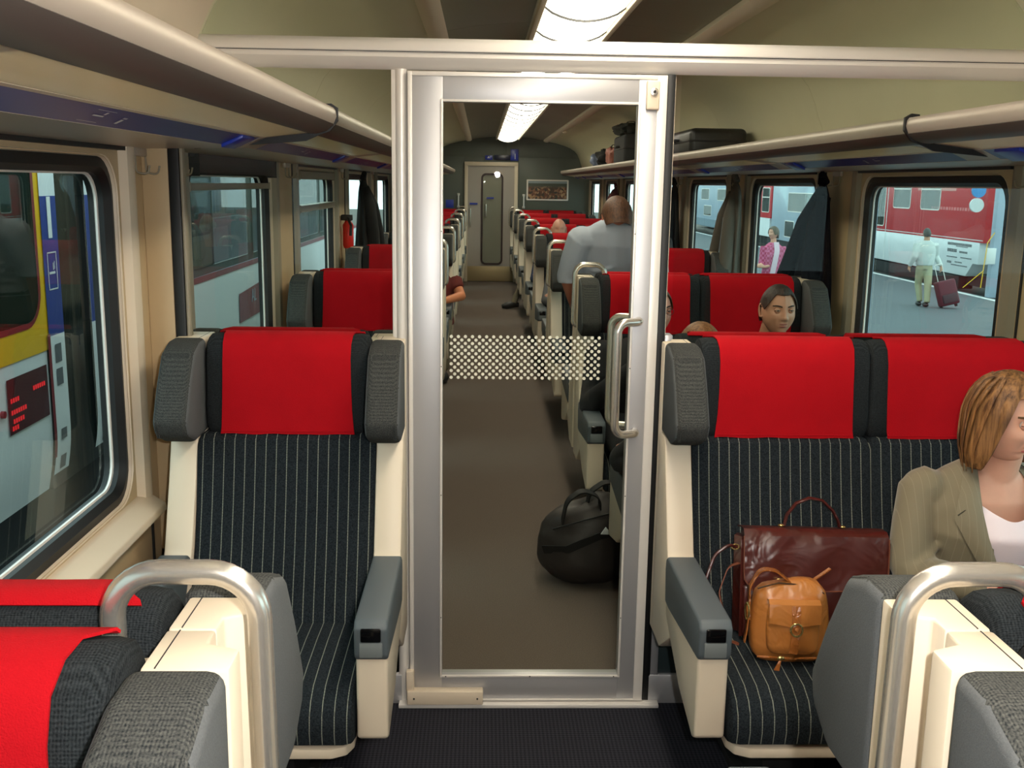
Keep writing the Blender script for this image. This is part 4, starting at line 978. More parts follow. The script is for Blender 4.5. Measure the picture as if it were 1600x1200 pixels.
# flap over the top and down the front, rounded lower corners
prof_f = [(.050, .290), (.0, .298), (-.040, .296), (-.058, .282), (-.064, .255), (-.066, .200), (-.068, .160), (-.070, .138)]
bm = B(); V = []
nx = 28
for i, (yy, zz) in enumerate(prof_f):
    row = []
    for j in range(nx+1):
        u = j/nx*2-1; w_ = hwb-.004
        e = max(0, (abs(u)-.86)/.14)
        z = zz
        if i >= 6: z = zz+ (i-5)*.5*.030*e**2
        if i >= 3: z += .006*u*(i/7)      # the flap hangs slightly lower on the left
        yb = yy-.004*math.cos(u*PI/2)+.002*math.sin(u*9+i)
        row.append(bm.verts.new((u*w_, yb, z)))
    V.append(row)
for a, b in zip(V[:-1], V[1:]):
    for j in range(nx): bm.faces.new((a[j], a[j+1], b[j+1], b[j]))
bmesh.ops.recalc_face_normals(bm, faces=bm.faces[:]); bmesh.ops.solidify(bm, geom=bm.faces[:], thickness=.004)
fl_ = L(obj('flap', bm, LB, bc, local=True), tilt)
edge = [(-hwb+.002, -.0635, .280), (-hwb+.003, -.0675, .19), (-hwb+.004, -.070, .165), (-hwb+.028, -.0735, .1335), (-hwb+.05, -.0745, .130), (0, -.0765, .137), (hwb-.05, -.0755, .143), (hwb-.03, -.0735, .146), (hwb-.006, -.070, .172), (hwb-.004, -.0675, .25), (hwb-.004, -.0635, .28)]
bm = B(); tube(bm, edge, .0017, 5); L(obj('stitched_edge', bm, LBE, fl_, local=True), tilt)
bm = B(); tube(bm, [(-.045*math.cos(t)*.42-.093+0, -.080, .158+.0105*math.sin(t)) for t in [2*PI*k/20 for k in range(20)]], .0035, 6, closed=True); bx_c = L(obj('turn_lock', bm, GOLD, fl_, local=True), tilt)
bm = B(); tube(bm, [(-.093, -.078, .158), (-.093, -.086, .158)], [(.004, .012)]*2, 12); L(obj('lock_bar', bm, GOLD, fl_, local=True), tilt)
bm = B(); sphere(bm, (-.097, -.073, .124), .010, .004, .006); L(obj('lock_base', bm, GOLD, bc, local=True), tilt)
bm = B(); hpts = [(-.075, -.004, .300), (-.068, -.004, .330), (-.045, -.006, .362), (-.01, -.008, .378), (.025, -.006, .372), (.055, -.004, .345), (.070, -.004, .318), (.075, -.004, .300)]
tube(bm, hpts, [(.0045, .010)]*8, 10); L(obj('carry_handle', bm, LB, bc, local=True), tilt)
for x in (-.083, .083):
    bm = B(); sphere(bm, (x, -.004, .301), .009, .009, .004); L(obj('stud', bm, GOLD, bc, local=True), tilt)
# shoulder strap looping down at the left
bm = B(); tube(bm, arc_path([(-.195, .0, .235), (-.222, -.005, .245), (-.262, -.01, .215), (-.285, -.02, .15), (-.287, -.03, .08)], .05, 5), [(.0022, .0085)]*17 if 0 else .0045, 8); L(obj('shoulder_strap', bm, LB, bc, local=True), tilt)
def ribbon(bm, pts, w_, th, wdir):
    pts = [Vector(p) for p in pts]; rings = []
    for i, p in enumerate(pts):
        t = (pts[min(i+1, len(pts)-1)]-pts[max(i-1, 0)]).normalized(); wv = Vector(wdir); wv = (wv-t*wv.dot(t)).normalized(); n_ = t.cross(wv)
        rings.append([bm.verts.new(p+wv*a*w_/2+n_*b*th/2) for a, b in ((-1, -1), (1, -1), (1, 1), (-1, 1))])
    loft(bm, rings)
bm = B(); ribbon(bm, arc_path([(-.195, -.01, .195), (-.225, -.02, .188), (-.250, -.03, .12), (-.236, -.05, .05), (-.240, -.06, -.0), (-.20, -.07, -.012)], .04, 5), .020, .003, (.25, 1, 0)); L(obj('shoulder_strap', bm, LBE, bc, local=True), tilt)
for z in (.238,):
    for s in (-1, 1):
        bm = B(); tube(bm, [(s*(hwb+.010+.010*math.cos(t)), -.004, z+.007*math.sin(t)) for t in [2*PI*k/12 for k in range(12)]], .002, 6, closed=True); L(obj('strap_ring', bm, GOLD, bc, local=True), tilt)
# tan handbag
hb = thing('tan_handbag', 'small tan leather shoulder bag with buckled front pocket in front of the briefcase', 'handbag', (.800, 2.455, SEATZ+.004), math.radians(-3))
t2 = Matrix.Rotation(math.radians(-6), 4, 'X')
bm = B(); pillow(bm, -.088, .100, -.035, .045, .0, .198, .010, .028)
for v in bm.verts:
    k = max(0, v.co.z/.2); v.co.x *= 1-.10*k**2; v.co.z += .006*math.sin(v.co.x*30)*k
L(obj('bag_body', bm, LT, hb, local=True), t2)
bm = B(); pillow(bm, -.058, .064, -.062, -.028, .030, .158, .006, .014); L(obj('front_pocket', bm, LT, hb, local=True), t2)
bm = B(); V = []
for i, (yy, zz) in enumerate([(-.030, .164), (-.052, .170), (-.066, .160), (-.070, .135), (-.071, .108)]):
    V.append([bm.verts.new((-.062+.130*j/12, yy-.003*math.sin(PI*j/12), zz-(.004 if i == 4 else 0)*math.cos(PI*(j/6-1)))) for j in range(13)])
for a, b in zip(V[:-1], V[1:]):
    for j in range(12): bm.faces.new((a[j], a[j+1], b[j+1], b[j]))
bmesh.ops.recalc_face_normals(bm, faces=bm.faces[:]); bmesh.ops.solidify(bm, geom=bm.faces[:], thickness=.003); pf_ = L(obj('pocket_flap', bm, LT, hb, local=True), t2)
bm = B(); ribbon(bm, [(.004, -.072, .158), (.004, -.078, .13), (.004, -.079, .10), (.002, -.079, .07), (.0, -.077, .045), (-.001, -.074, .036)], .021, .003, (1, 0, 0)); L(obj('pocket_strap', bm, LTD, hb, local=True), t2)
bm = B(); tube(bm, [(.004+.0145*math.cos(t), -.083, .100+.016*math.sin(t)) for t in [2*PI*k/20 for k in range(20)]], .0028, 6, closed=True); L(obj('round_buckle', bm, GOLD, hb, local=True), t2)
bm = B(); sphere(bm, (.004, -.083, .100), .0065, .004, .0065); L(obj('buckle_stud', bm, LTD, hb, local=True), t2)
bm = B(); ribbon(bm, arc_path([(-.10, -.01, .105), (-.102, -.01, .19), (-.075, -.008, .238), (-.035, -.006, .232), (.0, -.004, .205), (.02, -.0, .185)], .035, 5), .026, .0035, (0.1, 1, 0)); L(obj('shoulder_strap', bm, LTD, hb, local=True), t2)
bm = B(); ribbon(bm, [(-.103, -.012, .115), (-.106, -.014, .08), (-.112, -.016, .045)], .024, .003, (0.1, 1, 0)); L(obj('strap_end', bm, LTD, hb, local=True), t2)
bm = B(); tube(bm, [(-.106-.002*math.cos(t), -.012+.014*math.cos(t), .125+.022*math.sin(t)) for t in [2*PI*k/20 for k in range(20)]], .0026, 6, closed=True); L(obj('side_buckle', bm, GOLD, hb, local=True), t2)
bm = B(); sphere(bm, (-.104, -.012, .125), .006, .012, .020); L(obj('side_patch', bm, LTD, hb, local=True), t2)
bm = B(); tube(bm, [(-.085, -.028, .190), (-.03, -.02, .203), (.04, -.02, .198), (.085, -.028, .180)], .0022, 6); L(obj('top_zip', bm, mat('dark_zip', (60, 40, 20), rough=.5), hb, local=True), t2)
bm = B(); tube(bm, [(-.085, -.048, .018), (-.0, -.052, .016), (.09, -.048, .018)], .0032, 6); L(obj('lower_piping', bm, LTD, hb, local=True), t2)
bm = B(); sphere(bm, (-.026, -.056, .018), .010, .005, .006); L(obj('zip_slider', bm, GOLD, hb, local=True), t2)
bm = B(); prism(bm, [(-.032, .013), (-.026, .013), (-.030, -.014), (-.044, -.012)], 'y', -.063, -.059, .001); L(obj('zip_pull', bm, LTD, hb, local=True), t2)
bm = B(); ribbon(bm, [(.05, .03, .18), (.08, .04, .20), (.12, .05, .225)], .010, .003, (0, 1, .3)); L(obj('thin_strap', bm, LTD, hb, local=True), t2)

# black duffel bag on the aisle floor behind the door
NYL = mat('black_brown_nylon', (40, 33, 30), rough=.55, noise_amt=.3, noise_scale=8, bump=.6, bump_scale=14)
db = thing('duffel_bag', 'black soft duffel bag standing on the aisle floor behind the glass door', 'bag', (.455, 4.10, 0), .15)
bm = B()
def lump(u, v):
    th = u*2*PI; ph = v*PI
    r = 1+.10*noise.noise(Vector((math.cos(th)*1.6, math.sin(th)*1.6, ph*1.3)))+.05*noise.noise(Vector((math.cos(th)*5, math.sin(th)*5, ph*4)))
    s = math.sin(ph)**.62; c = math.copysign(abs(math.cos(ph))**.8, math.cos(ph))
    z = .165+c*.165*(1.0 if c < 0 else 1.12+.22*math.cos(th*1+.4))
    return Vector((math.cos(th)*s*.205*r, math.sin(th)*s*.17*r, max(.004, z)))
grid_surface(bm, lump, 40, 26, wrap_u=True); bmesh.ops.remove_doubles(bm, verts=bm.verts[:], dist=1e-4)
L(obj('bag_body', bm, NYL, db, local=True, angle=70), Matrix.Identity(4))
for k, (x0, x1, top, yy) in enumerate(((-.13, .02, .425, -.09), (-.02, .14, .44, -.03))):
    bm = B(); pts = arc_path([(x0, yy, .28), (x0+.01, yy-.03, top-.04), ((x0+x1)/2, yy-.02, top), (x1, yy-.02, top-.03), (x1+.01, yy, .28)], .05, 5); ribbon(bm, pts, .034, .006, (0, 1, .2)); obj('carry_handle', bm, mat('black_webbing', (16, 15, 15), rough=.7), db, local=True)
bm = B(); ribbon(bm, [(-.2, -.06, .16), (-.12, -.155, .19), (.0, -.185, .25), (.1, -.175, .27), (.19, -.08, .24)], .035, .005, (0, -.3, 1)); obj('webbing', bm, MATS['black_webbing'], db, local=True)
bm = B(); prism(bm, [(.005, .262), (.055, .258), (.026, .292)], 'y', -.196, -.190, .002); obj('triangle_badge', bm, mat('silver_badge', (190, 195, 195), rough=.4), db, local=True)
bm = B(); tube(bm, [(-.17, -.10, .26), (-.05, -.15, .31), (.06, -.14, .33), (.17, -.06, .30)], .004, 6); obj('zip', bm, BLACK, db, local=True)

# ------------------------------------------------------------------ luggage on the racks
def soft_bag(name, label, c, dims, m, seed, cat='bag', flat=.8, rotz=0, group=None, nfold=.12):
    t = thing(name, label, cat, c, rotz, group); dx, dy, dz = dims
    bm = B()
    def f(u, v):
        th = u*2*PI; ph = v*PI
        r = 1+nfold*noise.noise(Vector((math.cos(th)*1.8+seed, math.sin(th)*1.8, ph*1.6)))+nfold*.5*noise.noise(Vector((math.cos(th)*6+seed, math.sin(th)*6, ph*5)))
        s = math.sin(ph)**flat
        k = lambda a: math.copysign(abs(a)**flat, a)
        return Vector((k(math.cos(th))*s*dx/2*r, k(math.sin(th))*s*dy/2*r, max(0, dz/2+k(math.cos(ph))*dz/2*(r if math.cos(ph) > 0 else 1))))
    grid_surface(bm, f, 32, 20, wrap_u=True); bmesh.ops.remove_doubles(bm, verts=bm.verts[:], dist=1e-4)
    obj('bag_body', bm, m, t, local=True, angle=70)
    bm = B(); ribbon(bm, arc_path([(-dx*.2, -dy*.1, dz*.9), (-dx*.1, -dy*.12, dz*1.12), (dx*.15, -dy*.1, dz*1.1), (dx*.22, -dy*.1, dz*.9)], .03, 4), .03, .006, (0, 1, 0)); obj('carry_handle', bm, MATS['black_webbing'], t, local=True)
    return t
DKC = mat('charcoal_suitcase_cloth', (44, 46, 48), rough=.8, bump=.3, bump_scale=60)
def suitcase(label, loc, dims, rotz=0, m=None, handle=True):
    t = thing('suitcase', label, 'suitcase', loc, rotz); dx, dy, dz = dims
    bm = B(); box(bm, -dx/2, dx/2, -dy/2, dy/2, 0, dz, .035, 4); obj('case_body', bm, m or DKC, t, local=True)
    bm = B()
    tube(bm, [(p[0], p[1], dz*.52) for p in rr2(-dx/2-.002, dx/2+.002, -dy/2-.002, dy/2+.002, .035, 4)], .005, 6, closed=True); obj('zip', bm, BLACK, t, local=True)
    bm = B(); tube(bm, arc_path([(-dx/2, -.07, dz*.6), (-dx/2-.03, -.07, dz*.6), (-dx/2-.03, .07, dz*.6), (-dx/2, .07, dz*.6)], .015, 4), .008, 6); obj('carry_handle', bm, BLACK, t, local=True)
    return t
SH = 1.845
suitcase('large charcoal suitcase on the right luggage rack beyond the partition, under a crumpled jacket', (1.42, 9.6, SH-.018), (.34, .74, .26), 0)
soft_bag('crumpled_jacket', 'dark olive crumpled jacket lying on the charcoal suitcase on the right rack', (1.36, 9.7, SH+.235), (.26, .6, .12), mat('dark_olive_cloth', (38, 40, 32), rough=.9), 3, cat='jacket', flat=.9, nfold=.5)
soft_bag('rucksack', 'small dark rolled rucksack left of the charcoal suitcase on the right rack', (1.37, 11.2, SH-.018), (.28, .4, .18), mat('near_black_cloth', (26, 28, 28), rough=.9), 8, nfold=.4)
soft_bag('carrier_bag', 'blue and white carrier bag at the lip of the right rack beside the suitcase', (1.32, 12.0, SH-.018), (.14, .26, .16), mat('blue_white_plastic', (120, 135, 165), rough=.4, noise_amt=.3, noise_scale=30), 5, nfold=.4)
soft_bag('carrier_bag', 'small red and white bag squeezed against the suitcase on the right rack', (1.36, 10.9, SH-.018), (.12, .26, .20), mat('red_white_plastic', (190, 120, 105), rough=.4, noise_amt=.6, noise_scale=22), 6, nfold=.4)
suitcase('black studded suitcase lying on the right rack just past the door post', (1.43, 6.75, SH-.018), (.35, .85, .16), 0, mat('black_case', (22, 22, 22), rough=.4))
soft_bag('khaki_bag', 'khaki and olive bag on the left luggage rack seen through the door', (-.56, 11.4, SH-.018), (.26, .7, .20), mat('khaki_cloth', (110, 104, 72), rough=.9, noise_amt=.4, noise_scale=14), 12, nfold=.4)

# ------------------------------------------------------------------ coats on the pillars
def coat(label, x, y, side, z1, z0, w1, w0, depth, m, seed, lean=0.0, lining=None, kind='coat'):
    """hangs from a hook on the side wall: w = width along the coach; narrow gathered collar, wide folded hem"""
    t = thing('hanging_coat', label, 'coat', (x, y, z0))
    def f(u, v):
        th = u*2*PI
        w_ = w1+(w0-w1)*(v**.75); d = depth*(.35+.65*v**.8)
        fold = 1+.16*v*math.sin(th*5+seed)+.07*v*math.sin(th*11+seed*2)
        yy = math.cos(th)*w_/2*fold; xx = math.sin(th)*d/2*fold
        yy += lean*v+.02*math.sin(v*5+seed)
        z = z1+(z0-z1)*v+.02*math.sin(th*2+seed)*v
        if v < .12: k = math.sqrt(max(0, v/.12)); xx *= .3+.7*k; yy *= .3+.7*k
        return Vector((xx-side*depth*.5, yy, z-z0))
    bm = B(); V = grid_surface(bm, f, 48, 22, wrap_u=True); bm.faces.new(V[0][::-1]); 
    bmesh.ops.recalc_face_normals(bm, faces=bm.faces[:])
    obj('coat_body', bm, m, t, local=True, angle=80)
    for sg in (-1, 1):       # sleeves hanging at the sides
        y1_ = sg*w1*.45; y2_ = sg*w0*.42+lean
        bm = B(); tube(bm, [(-side*depth*.55, y1_*.5, (z1-z0)*.90), (-side*depth*.8, y1_*1.2+lean*.2, (z1-z0)*.72), (-side*depth*.95, (y1_+y2_)/2, (z1-z0)*.45), (-side*depth*1.0, y2_*.95, (z1-z0)*.22)], [.035, .05, .05, .048], 12); obj('sleeve', bm, m, t, local=True)
    bm = B(); tube(bm, [(-side*depth*.5, -.035, (z1-z0)-.005), (-side*depth*.5-side*.01, 0, (z1-z0)+.035), (-side*depth*.5, .035, (z1-z0)-.005)], .02, 8); obj('collar', bm, m, t, local=True)
    if lining:
        bm = B(); tube(bm, [(-side*depth*1.02, -.02, (z1-z0)*.7), (-side*depth*1.08, -.03+lean*.5, (z1-z0)*.4), (-side*depth*1.1, -.02+lean, .03)], [(.012, .03)]*3, 8); obj('lining', bm, lining, t, local=True)
    return t
coat('dark navy coat fanned across the second right window from its pillar hook', 1.785, 5.22, 1, 1.67, .95, .16, .62, .12, mat('dark_navy_coat', (13, 13, 20), rough=.95, spec=.05), 1, lean=.18)
coat('grey trench coat hanging between the second and third right windows', 1.785, 7.02, 1, 1.68, .85, .16, .52, .13, mat('grey_brown_coat', (92, 88, 80), rough=.85, noise_amt=.15, noise_scale=6), 4, lean=.12, lining=mat('pale_blue_lining', (130, 160, 180), rough=.5))
coat('black coat on the left pillar beside the red extinguisher', -.965, 7.80, -1, 1.66, .95, .18, .60, .16, mat('black_coat', (20, 22, 22), rough=.9), 7, lean=.22)
coat('black jacket on the left pillar farther down, half hidden by the door post', -.965, 11.1, -1, 1.65, 1.05, .2, .5, .16, MATS['black_coat'], 9, lean=.05)
coat('dark coat on the right pillar just right of the door post', 1.785, 9.25, 1, 1.66, .95, .16, .5, .14, MATS['black_coat'], 5, lean=.05)
coat('dark red jacket hanging far down the right wall above the seats', 1.785, 13.3, 1, 1.62, 1.1, .16, .4, .14, mat('dark_red_jacket', (84, 26, 24), rough=.85), 2)
fe = thing('fire_extinguisher', 'small red fire extinguisher on the left wall beside the black coat', 'extinguisher', (-.93, 7.25, 1.2))
bm = B(); tube(bm, [(-.93, 7.25, 1.18), (-.93, 7.25, 1.20), (-.93, 7.25, 1.34), (-.93, 7.25, 1.37)], [.03, .038, .038, .02], 16); obj('cylinder', bm, mat('extinguisher_red', (215, 30, 20), rough=.3), fe)
bm = B(); box(bm, -.975, -.90, 7.22, 7.28, 1.37, 1.41, .006); tube(bm, [(-.93, 7.23, 1.39), (-.90, 7.17, 1.34), (-.905, 7.18, 1.27)], .010, 8); obj('valve', bm, BLACK, fe)
# fold-down litter bins / rubbish flap below the near left window ledge
# ------------------------------------------------------------------ people
def G(x, z, cx, cz, sx, sz): return math.exp(-((x-cx)/sx)**2-((z-cz)/sz)**2)
def skin_mat(name, rgb): 
    m = mat(name, rgb, rough=.5, spec=.4, noise_amt=.06, noise_scale=40)
    m.node_tree.nodes['Principled BSDF'].inputs['Subsurface Weight'].default_value = .08
    m.node_tree.nodes['Principled BSDF'].inputs['Subsurface Radius'].default_value = (.01, .004, .002)
    return m
AX, AY, AZ = .073, .094, .115
def head_point(d, jaw=.30, nose=1.0, full=0.0):
    x, y, z = d.x*AX, d.y*AY, d.z*AZ
    if y < 0: y *= .93+.07*abs(d.z)                # flatten the face plane
    if z < 0:
        t = -z/AZ
        x *= 1-jaw*t**1.8+.05*math.sin(PI*min(1, t*1.4))
        if y > 0: y *= 1-.50*t**1.1
        else: y *= 1-.10*t
        if t > .75: z *= 1-.04*(t-.75)*4
    else:
        x *= 1+.03*math.sin(PI*z/AZ); 
        if y > 0: y *= 1.03
    if d.y < .1:
        f = min(1, (.1-d.y)*2.0); ox = 0.0
        k = max(0, min(1, (.022-z)/.050))
        if z > -.040:
            n_ = (.004+.019*k**1.2)*nose
            if z < -.027: n_ *= max(0, 1-(-.027-z)/.011)**.7
            ox += n_*math.exp(-(x/(.0075+.0045*k))**2)
        for s in (-1, 1):
            ox += .0085*nose*G(x, z, s*.0115, -.027, .0065, .0065)
            ox -= .0125*G(x, z, s*.031, .010, .0165, .0115)
            ox += .0040*G(x, z, s*.030, .030, .022, .007)
            ox += (.0040+full*.003)*G(x, z, s*.042, -.022, .020, .018)
            ox -= .0030*G(x, z, s*.055, .03, .014, .02)
            ox -= .002*G(x, z, s*.024, -.045, .005, .015)
        ox += .0055*G(x, z, 0, -.0515, .021, .0048)+.0065*G(x, z, 0, -.0635, .018, .0058)-.0045*G(x, z, 0, -.0572, .026, .0020)
        ox -= .002*G(x, z, 0, -.043, .004, .006)
        ox -= .003*G(x, z, 0, -.074, .02, .004)
        ox += .0085*G(x, z, 0, -.094, .019, .014)
        y -= ox*f
    return Vector((x, y, z))
def head_bm(bm, M_, nu=84, nv=64, **k):
    V = []
    for j in range(1, nv):
        ph = PI*j/nv; row = []
        for i in range(nu):
            th = 2*PI*i/nu
            # more samples toward the face
            th2 = th-.35*math.sin(th)
            d = Vector((math.sin(th2)*math.sin(ph), -math.cos(th2)*math.sin(ph), math.cos(ph)))
            row.append(bm.verts.new(M_ @ head_point(d, **k)))
        V.append(row)
    for a, b in zip(V[:-1], V[1:]):
        for i in range(nu): bm.faces.new((a[i], a[(i+1) % nu], b[(i+1) % nu], b[i]))
    for row, s in ((V[0], 1), (V[-1], -1)):
        c = bm.verts.new(M_ @ head_point(Vector((0, 0, s)), **k))
        for i in range(nu): bm.faces.new((row[i], row[(i+1) % nu], c))
    for s in (-1, 1):       # ears, part of the same skin
        pts = []; 
        for q in range(15):
            a = -2.5+q*4.6/14
            pts.append(M_ @ Vector((s*(.0735+.006*math.cos(a)*.6+.004), .012+.013*math.cos(a+.2)*(1 if q < 9 else .8), .002+.029*math.sin(a)*-1)))
        tube(bm, pts, [.0035]+[.0048]*13+[.0045], 7)
        sphere(bm, (0, 0, 0), .004, .014, .025, 10, 8, M_ @ Matrix.Translation((s*.0725, .010, .001)))
        sphere(bm, (0, 0, 0), .005, .007, .008, 8, 6, M_ @ Matrix.Translation((s*.0735, .004, -.026)))
def face_parts(t, M_, iris=(70, 90, 110), brow=(90, 70, 50), lip=(190, 105, 100), lid=(200, 150, 125), gaze=0.0, det=True, open_=.0052):
    for s in (-1, 1):
        c = Vector((s*.031, -.0715, .010))
        bm = B(); sphere(bm, (0, 0, 0), .0125, .0125, .0125, 16, 12, M_ @ Matrix.Translation(c)); e = obj('eye', bm, mat('eye_white', (186, 178, 172), rough=.2), t)
        dv = Vector((gaze, -1, -.05)).normalized(); ic = c+dv*.0108
        bm = B(); sphere(bm, (0, 0, 0), .0056, .0026, .0056, 14, 8, M_ @ Matrix.Translation(ic) @ dv.to_track_quat('-Y', 'Z').to_matrix().to_4x4()); obj('iris', bm, mat('iris_%d' % iris[0], iris, rough=.1), e)
        ic2 = c+dv*.0124
        bm = B(); sphere(bm, (0, 0, 0), .0026, .0014, .0026, 10, 6, M_ @ Matrix.Translation(ic2)); obj('pupil', bm, BLACK_GLOSS, e)
        for up, ang in ((1, -.18), (-1, .30)):      # eyelids: shells over the ball
            bm = B(); R_ = .0136
            def lidf(u, v):
                a = (u-.5)*3.1; b = v*1.35
                z0_ = (open_ if up > 0 else -open_*.85)*max(0, math.cos(a*1.35))
                el = math.asin(max(-1, min(1, z0_/R_)))+up*b
                return M_ @ (c+Vector((math.sin(a)*math.cos(el)*R_, -math.cos(a)*math.cos(el)*R_, math.sin(el)*R_)))
            grid_surface(bm, lidf, 14, 6); bmesh.ops.recalc_face_normals(bm, faces=bm.faces[:]); bmesh.ops.solidify(bm, geom=bm.faces[:], thickness=.0012)
            obj('eyelid', bm, mat('lid_%d' % lid[0], lid, rough=.5), e)
            if up > 0:
                bm = B(); tube(bm, [lidf(q/10, 0)+(M_.to_3x3() @ Vector((0, -.0012, 0))) for q in range(11)], .0009, 5); obj('lashes', bm, mat('lash_brown', (40, 28, 22), rough=.8), e)
        bm = B(); pts = []
        for q in range(9):
            u = q/8; x = s*(.013+.036*u); z = .0265+.007*math.sin(PI*min(1, u*1.15)*.62)-.003*u; d = Vector((x/AX, -math.sqrt(max(0, 1-(x/AX)**2-(z/AZ)**2)), z/AZ))
            p = head_point(d.normalized()); p.y -= .0012; pts.append(M_ @ p)
        tube(bm, pts, [(.0016+.0018*math.sin(PI*(.15+.7*q/8)), .0012) for q in range(9)], 6); obj('eyebrow', bm, mat('brow_%d' % brow[0], brow, rough=.9), t)
    for nm, z0_, hh, amp in (('upper_lip', -.0515, .0042, .0), ('lower_lip', -.0630, .0050, .0)):
        bm = B()
        def lf(u, v):
            x = (u-.5)*.042; k = math.sin(PI*u)**.6
            z = z0_+(v-.5)*2*hh*k
            if nm == 'upper_lip' and v > .5: z -= .0016*math.exp(-(x/.004)**2)
            dd = Vector((x/AX, -math.sqrt(max(0, 1-(x/AX)**2-(z/AZ)**2)), z/AZ)).normalized(); p = head_point(dd)
            # head_point shifts z slightly near the chin: keep the surface, push out a hair
            p.y -= .0010+.0010*math.sin(PI*v); return M_ @ p
        grid_surface(bm, lf, 18, 7); obj(nm, bm, mat('lip_%d' % lip[0], lip, rough=.4), t)
def hair_mat(name, dark, light, scale=(90, 90, 5)):
    m = mat(name, dark, rough=.5, spec=.4); b = m.node_tree.nodes['Principled BSDF']
    tc = nd(m, 'ShaderNodeTexCoord'); mp = nd(m, 'ShaderNodeMapping'); mp.inputs['Scale'].default_value = scale; lk(m, tc.outputs['Object'], mp.inputs['Vector'])
    n = nd(m, 'ShaderNodeTexNoise'); n.inputs['Scale'].default_value = 1.4; n.inputs['Detail'].default_value = 5; n.inputs['Roughness'].default_value = .65; lk(m, mp.outputs[0], n.inputs['Vector'])
    r = nd(m, 'ShaderNodeValToRGB'); r.color_ramp.elements[0].position = .36; r.color_ramp.elements[1].position = .64
    r.color_ramp.elements[0].color = (*lin(dark), 1); r.color_ramp.elements[1].color = (*lin(light), 1); lk(m, n.outputs['Fac'], r.inputs[0]); lk(m, r.outputs[0], b.inputs['Base Color'])
    bp = nd(m, 'ShaderNodeBump'); bp.inputs['Strength'].default_value = .8; bp.inputs['Distance'].default_value = .004; lk(m, n.outputs['Fac'], bp.inputs['Height']); lk(m, bp.outputs['Normal'], b.inputs['Normal'])
    return m
def hair_cap(t, M_, m, low, off=.008, nu=64, nv=22, wave=.0, flare=0.0, name='hair', seed=1.0, curl=0.0, part=None):
    """low(theta) gives the z of the hair's lower edge; theta 0 = face front"""
    bm = B()
    def f(u, v):
        th = 2*PI*u-PI; zb = low(th); zt = AZ+off
        z = zt+(zb-zt)*(v**1.25)
        sn, cs = math.sin(th), -math.cos(th)
        zz = max(-1, min(1, z/(AZ+off)))
        if z > -.01:
            s = math.sqrt(max(0, 1-zz*zz)); 
        else: s = 1.0
        x = sn*(AX+off)*s*1.03; y = cs*(AY+off)*s*(1.04 if cs > 0 else 1.0)
        if z < 0:
            k = min(1, -z/.10); x *= 1+flare*k; 
            if cs > 0: y *= 1-.16*k
        rr = wave*(math.sin(th*13+seed+v*2)*.6+math.sin(th*29+seed*3)*.4)*(.3+v)
        q = Vector((x, y, z)); rad = Vector((sn, cs, 0)); q += rad*rr*min(1, v*6)*(0 if v < 1e-6 else 1)
        if curl and z < -.06: q -= rad*curl*((-z-.06)/.07)**2
        if part is not None and z > .05: q.z -= .006*math.exp(-((q.x-part)/.006)**2)*(1 if q.y < .03 else 0)
        return M_ @ q
    grid_surface(bm, f, nu, nv, wrap_u=True)
    bmesh.ops.remove_doubles(bm, verts=bm.verts[:], dist=1e-4)
    bmesh.ops.recalc_face_normals(bm, faces=bm.faces[:]); bmesh.ops.solidify(bm, geom=bm.faces[:], thickness=.004)
    return obj(name, bm, m, t, angle=80, recalc=False), f
def smooth_edge(bm, it=14):
    bd = [v for v in bm.verts if v.is_boundary]
    nb = {v: [e.other_vert(v) for e in v.link_edges if e.is_boundary] for v in bd}
    for _ in range(it):
        new = {v: (v.co+sum((u.co for u in nb[v]), Vector())/len(nb[v]))/2 for v in bd if nb[v]}
        for v, c in new.items(): v.co = c
def sm(a, b, x):
    k = max(0, min(1, (x-a)/(b-a))); return k*k*(3-2*k)
def short_hair(front=.080, side=.012, back=-.055, temple=.55):
    def low(th):
        a = abs(th)
        if a < temple: return front+.004*(a/temple)**2
        if a < 1.3: return front+.004+(side-front-.004)*sm(temple, 1.3, a)
        if a < 1.8: return side+.020*math.sin(PI*(a-1.3)/.5)
        return side+(back-side)*sm(1.8, 2.3, a)
    return low
def ell(bm, rings, n=20):
    """closed volume through elliptical rings: (centre, rx, ry, [tilt matrix])"""
    R_ = []
    for c, rx, ry, *ex in rings:
        Mx = ex[0] if ex else Matrix.Identity(3)
        R_.append([bm.verts.new(Vector(c)+Mx @ Vector((rx*math.cos(2*PI*k/n), ry*math.sin(2*PI*k/n), 0))) for k in range(n)])
    loft(bm, R_)
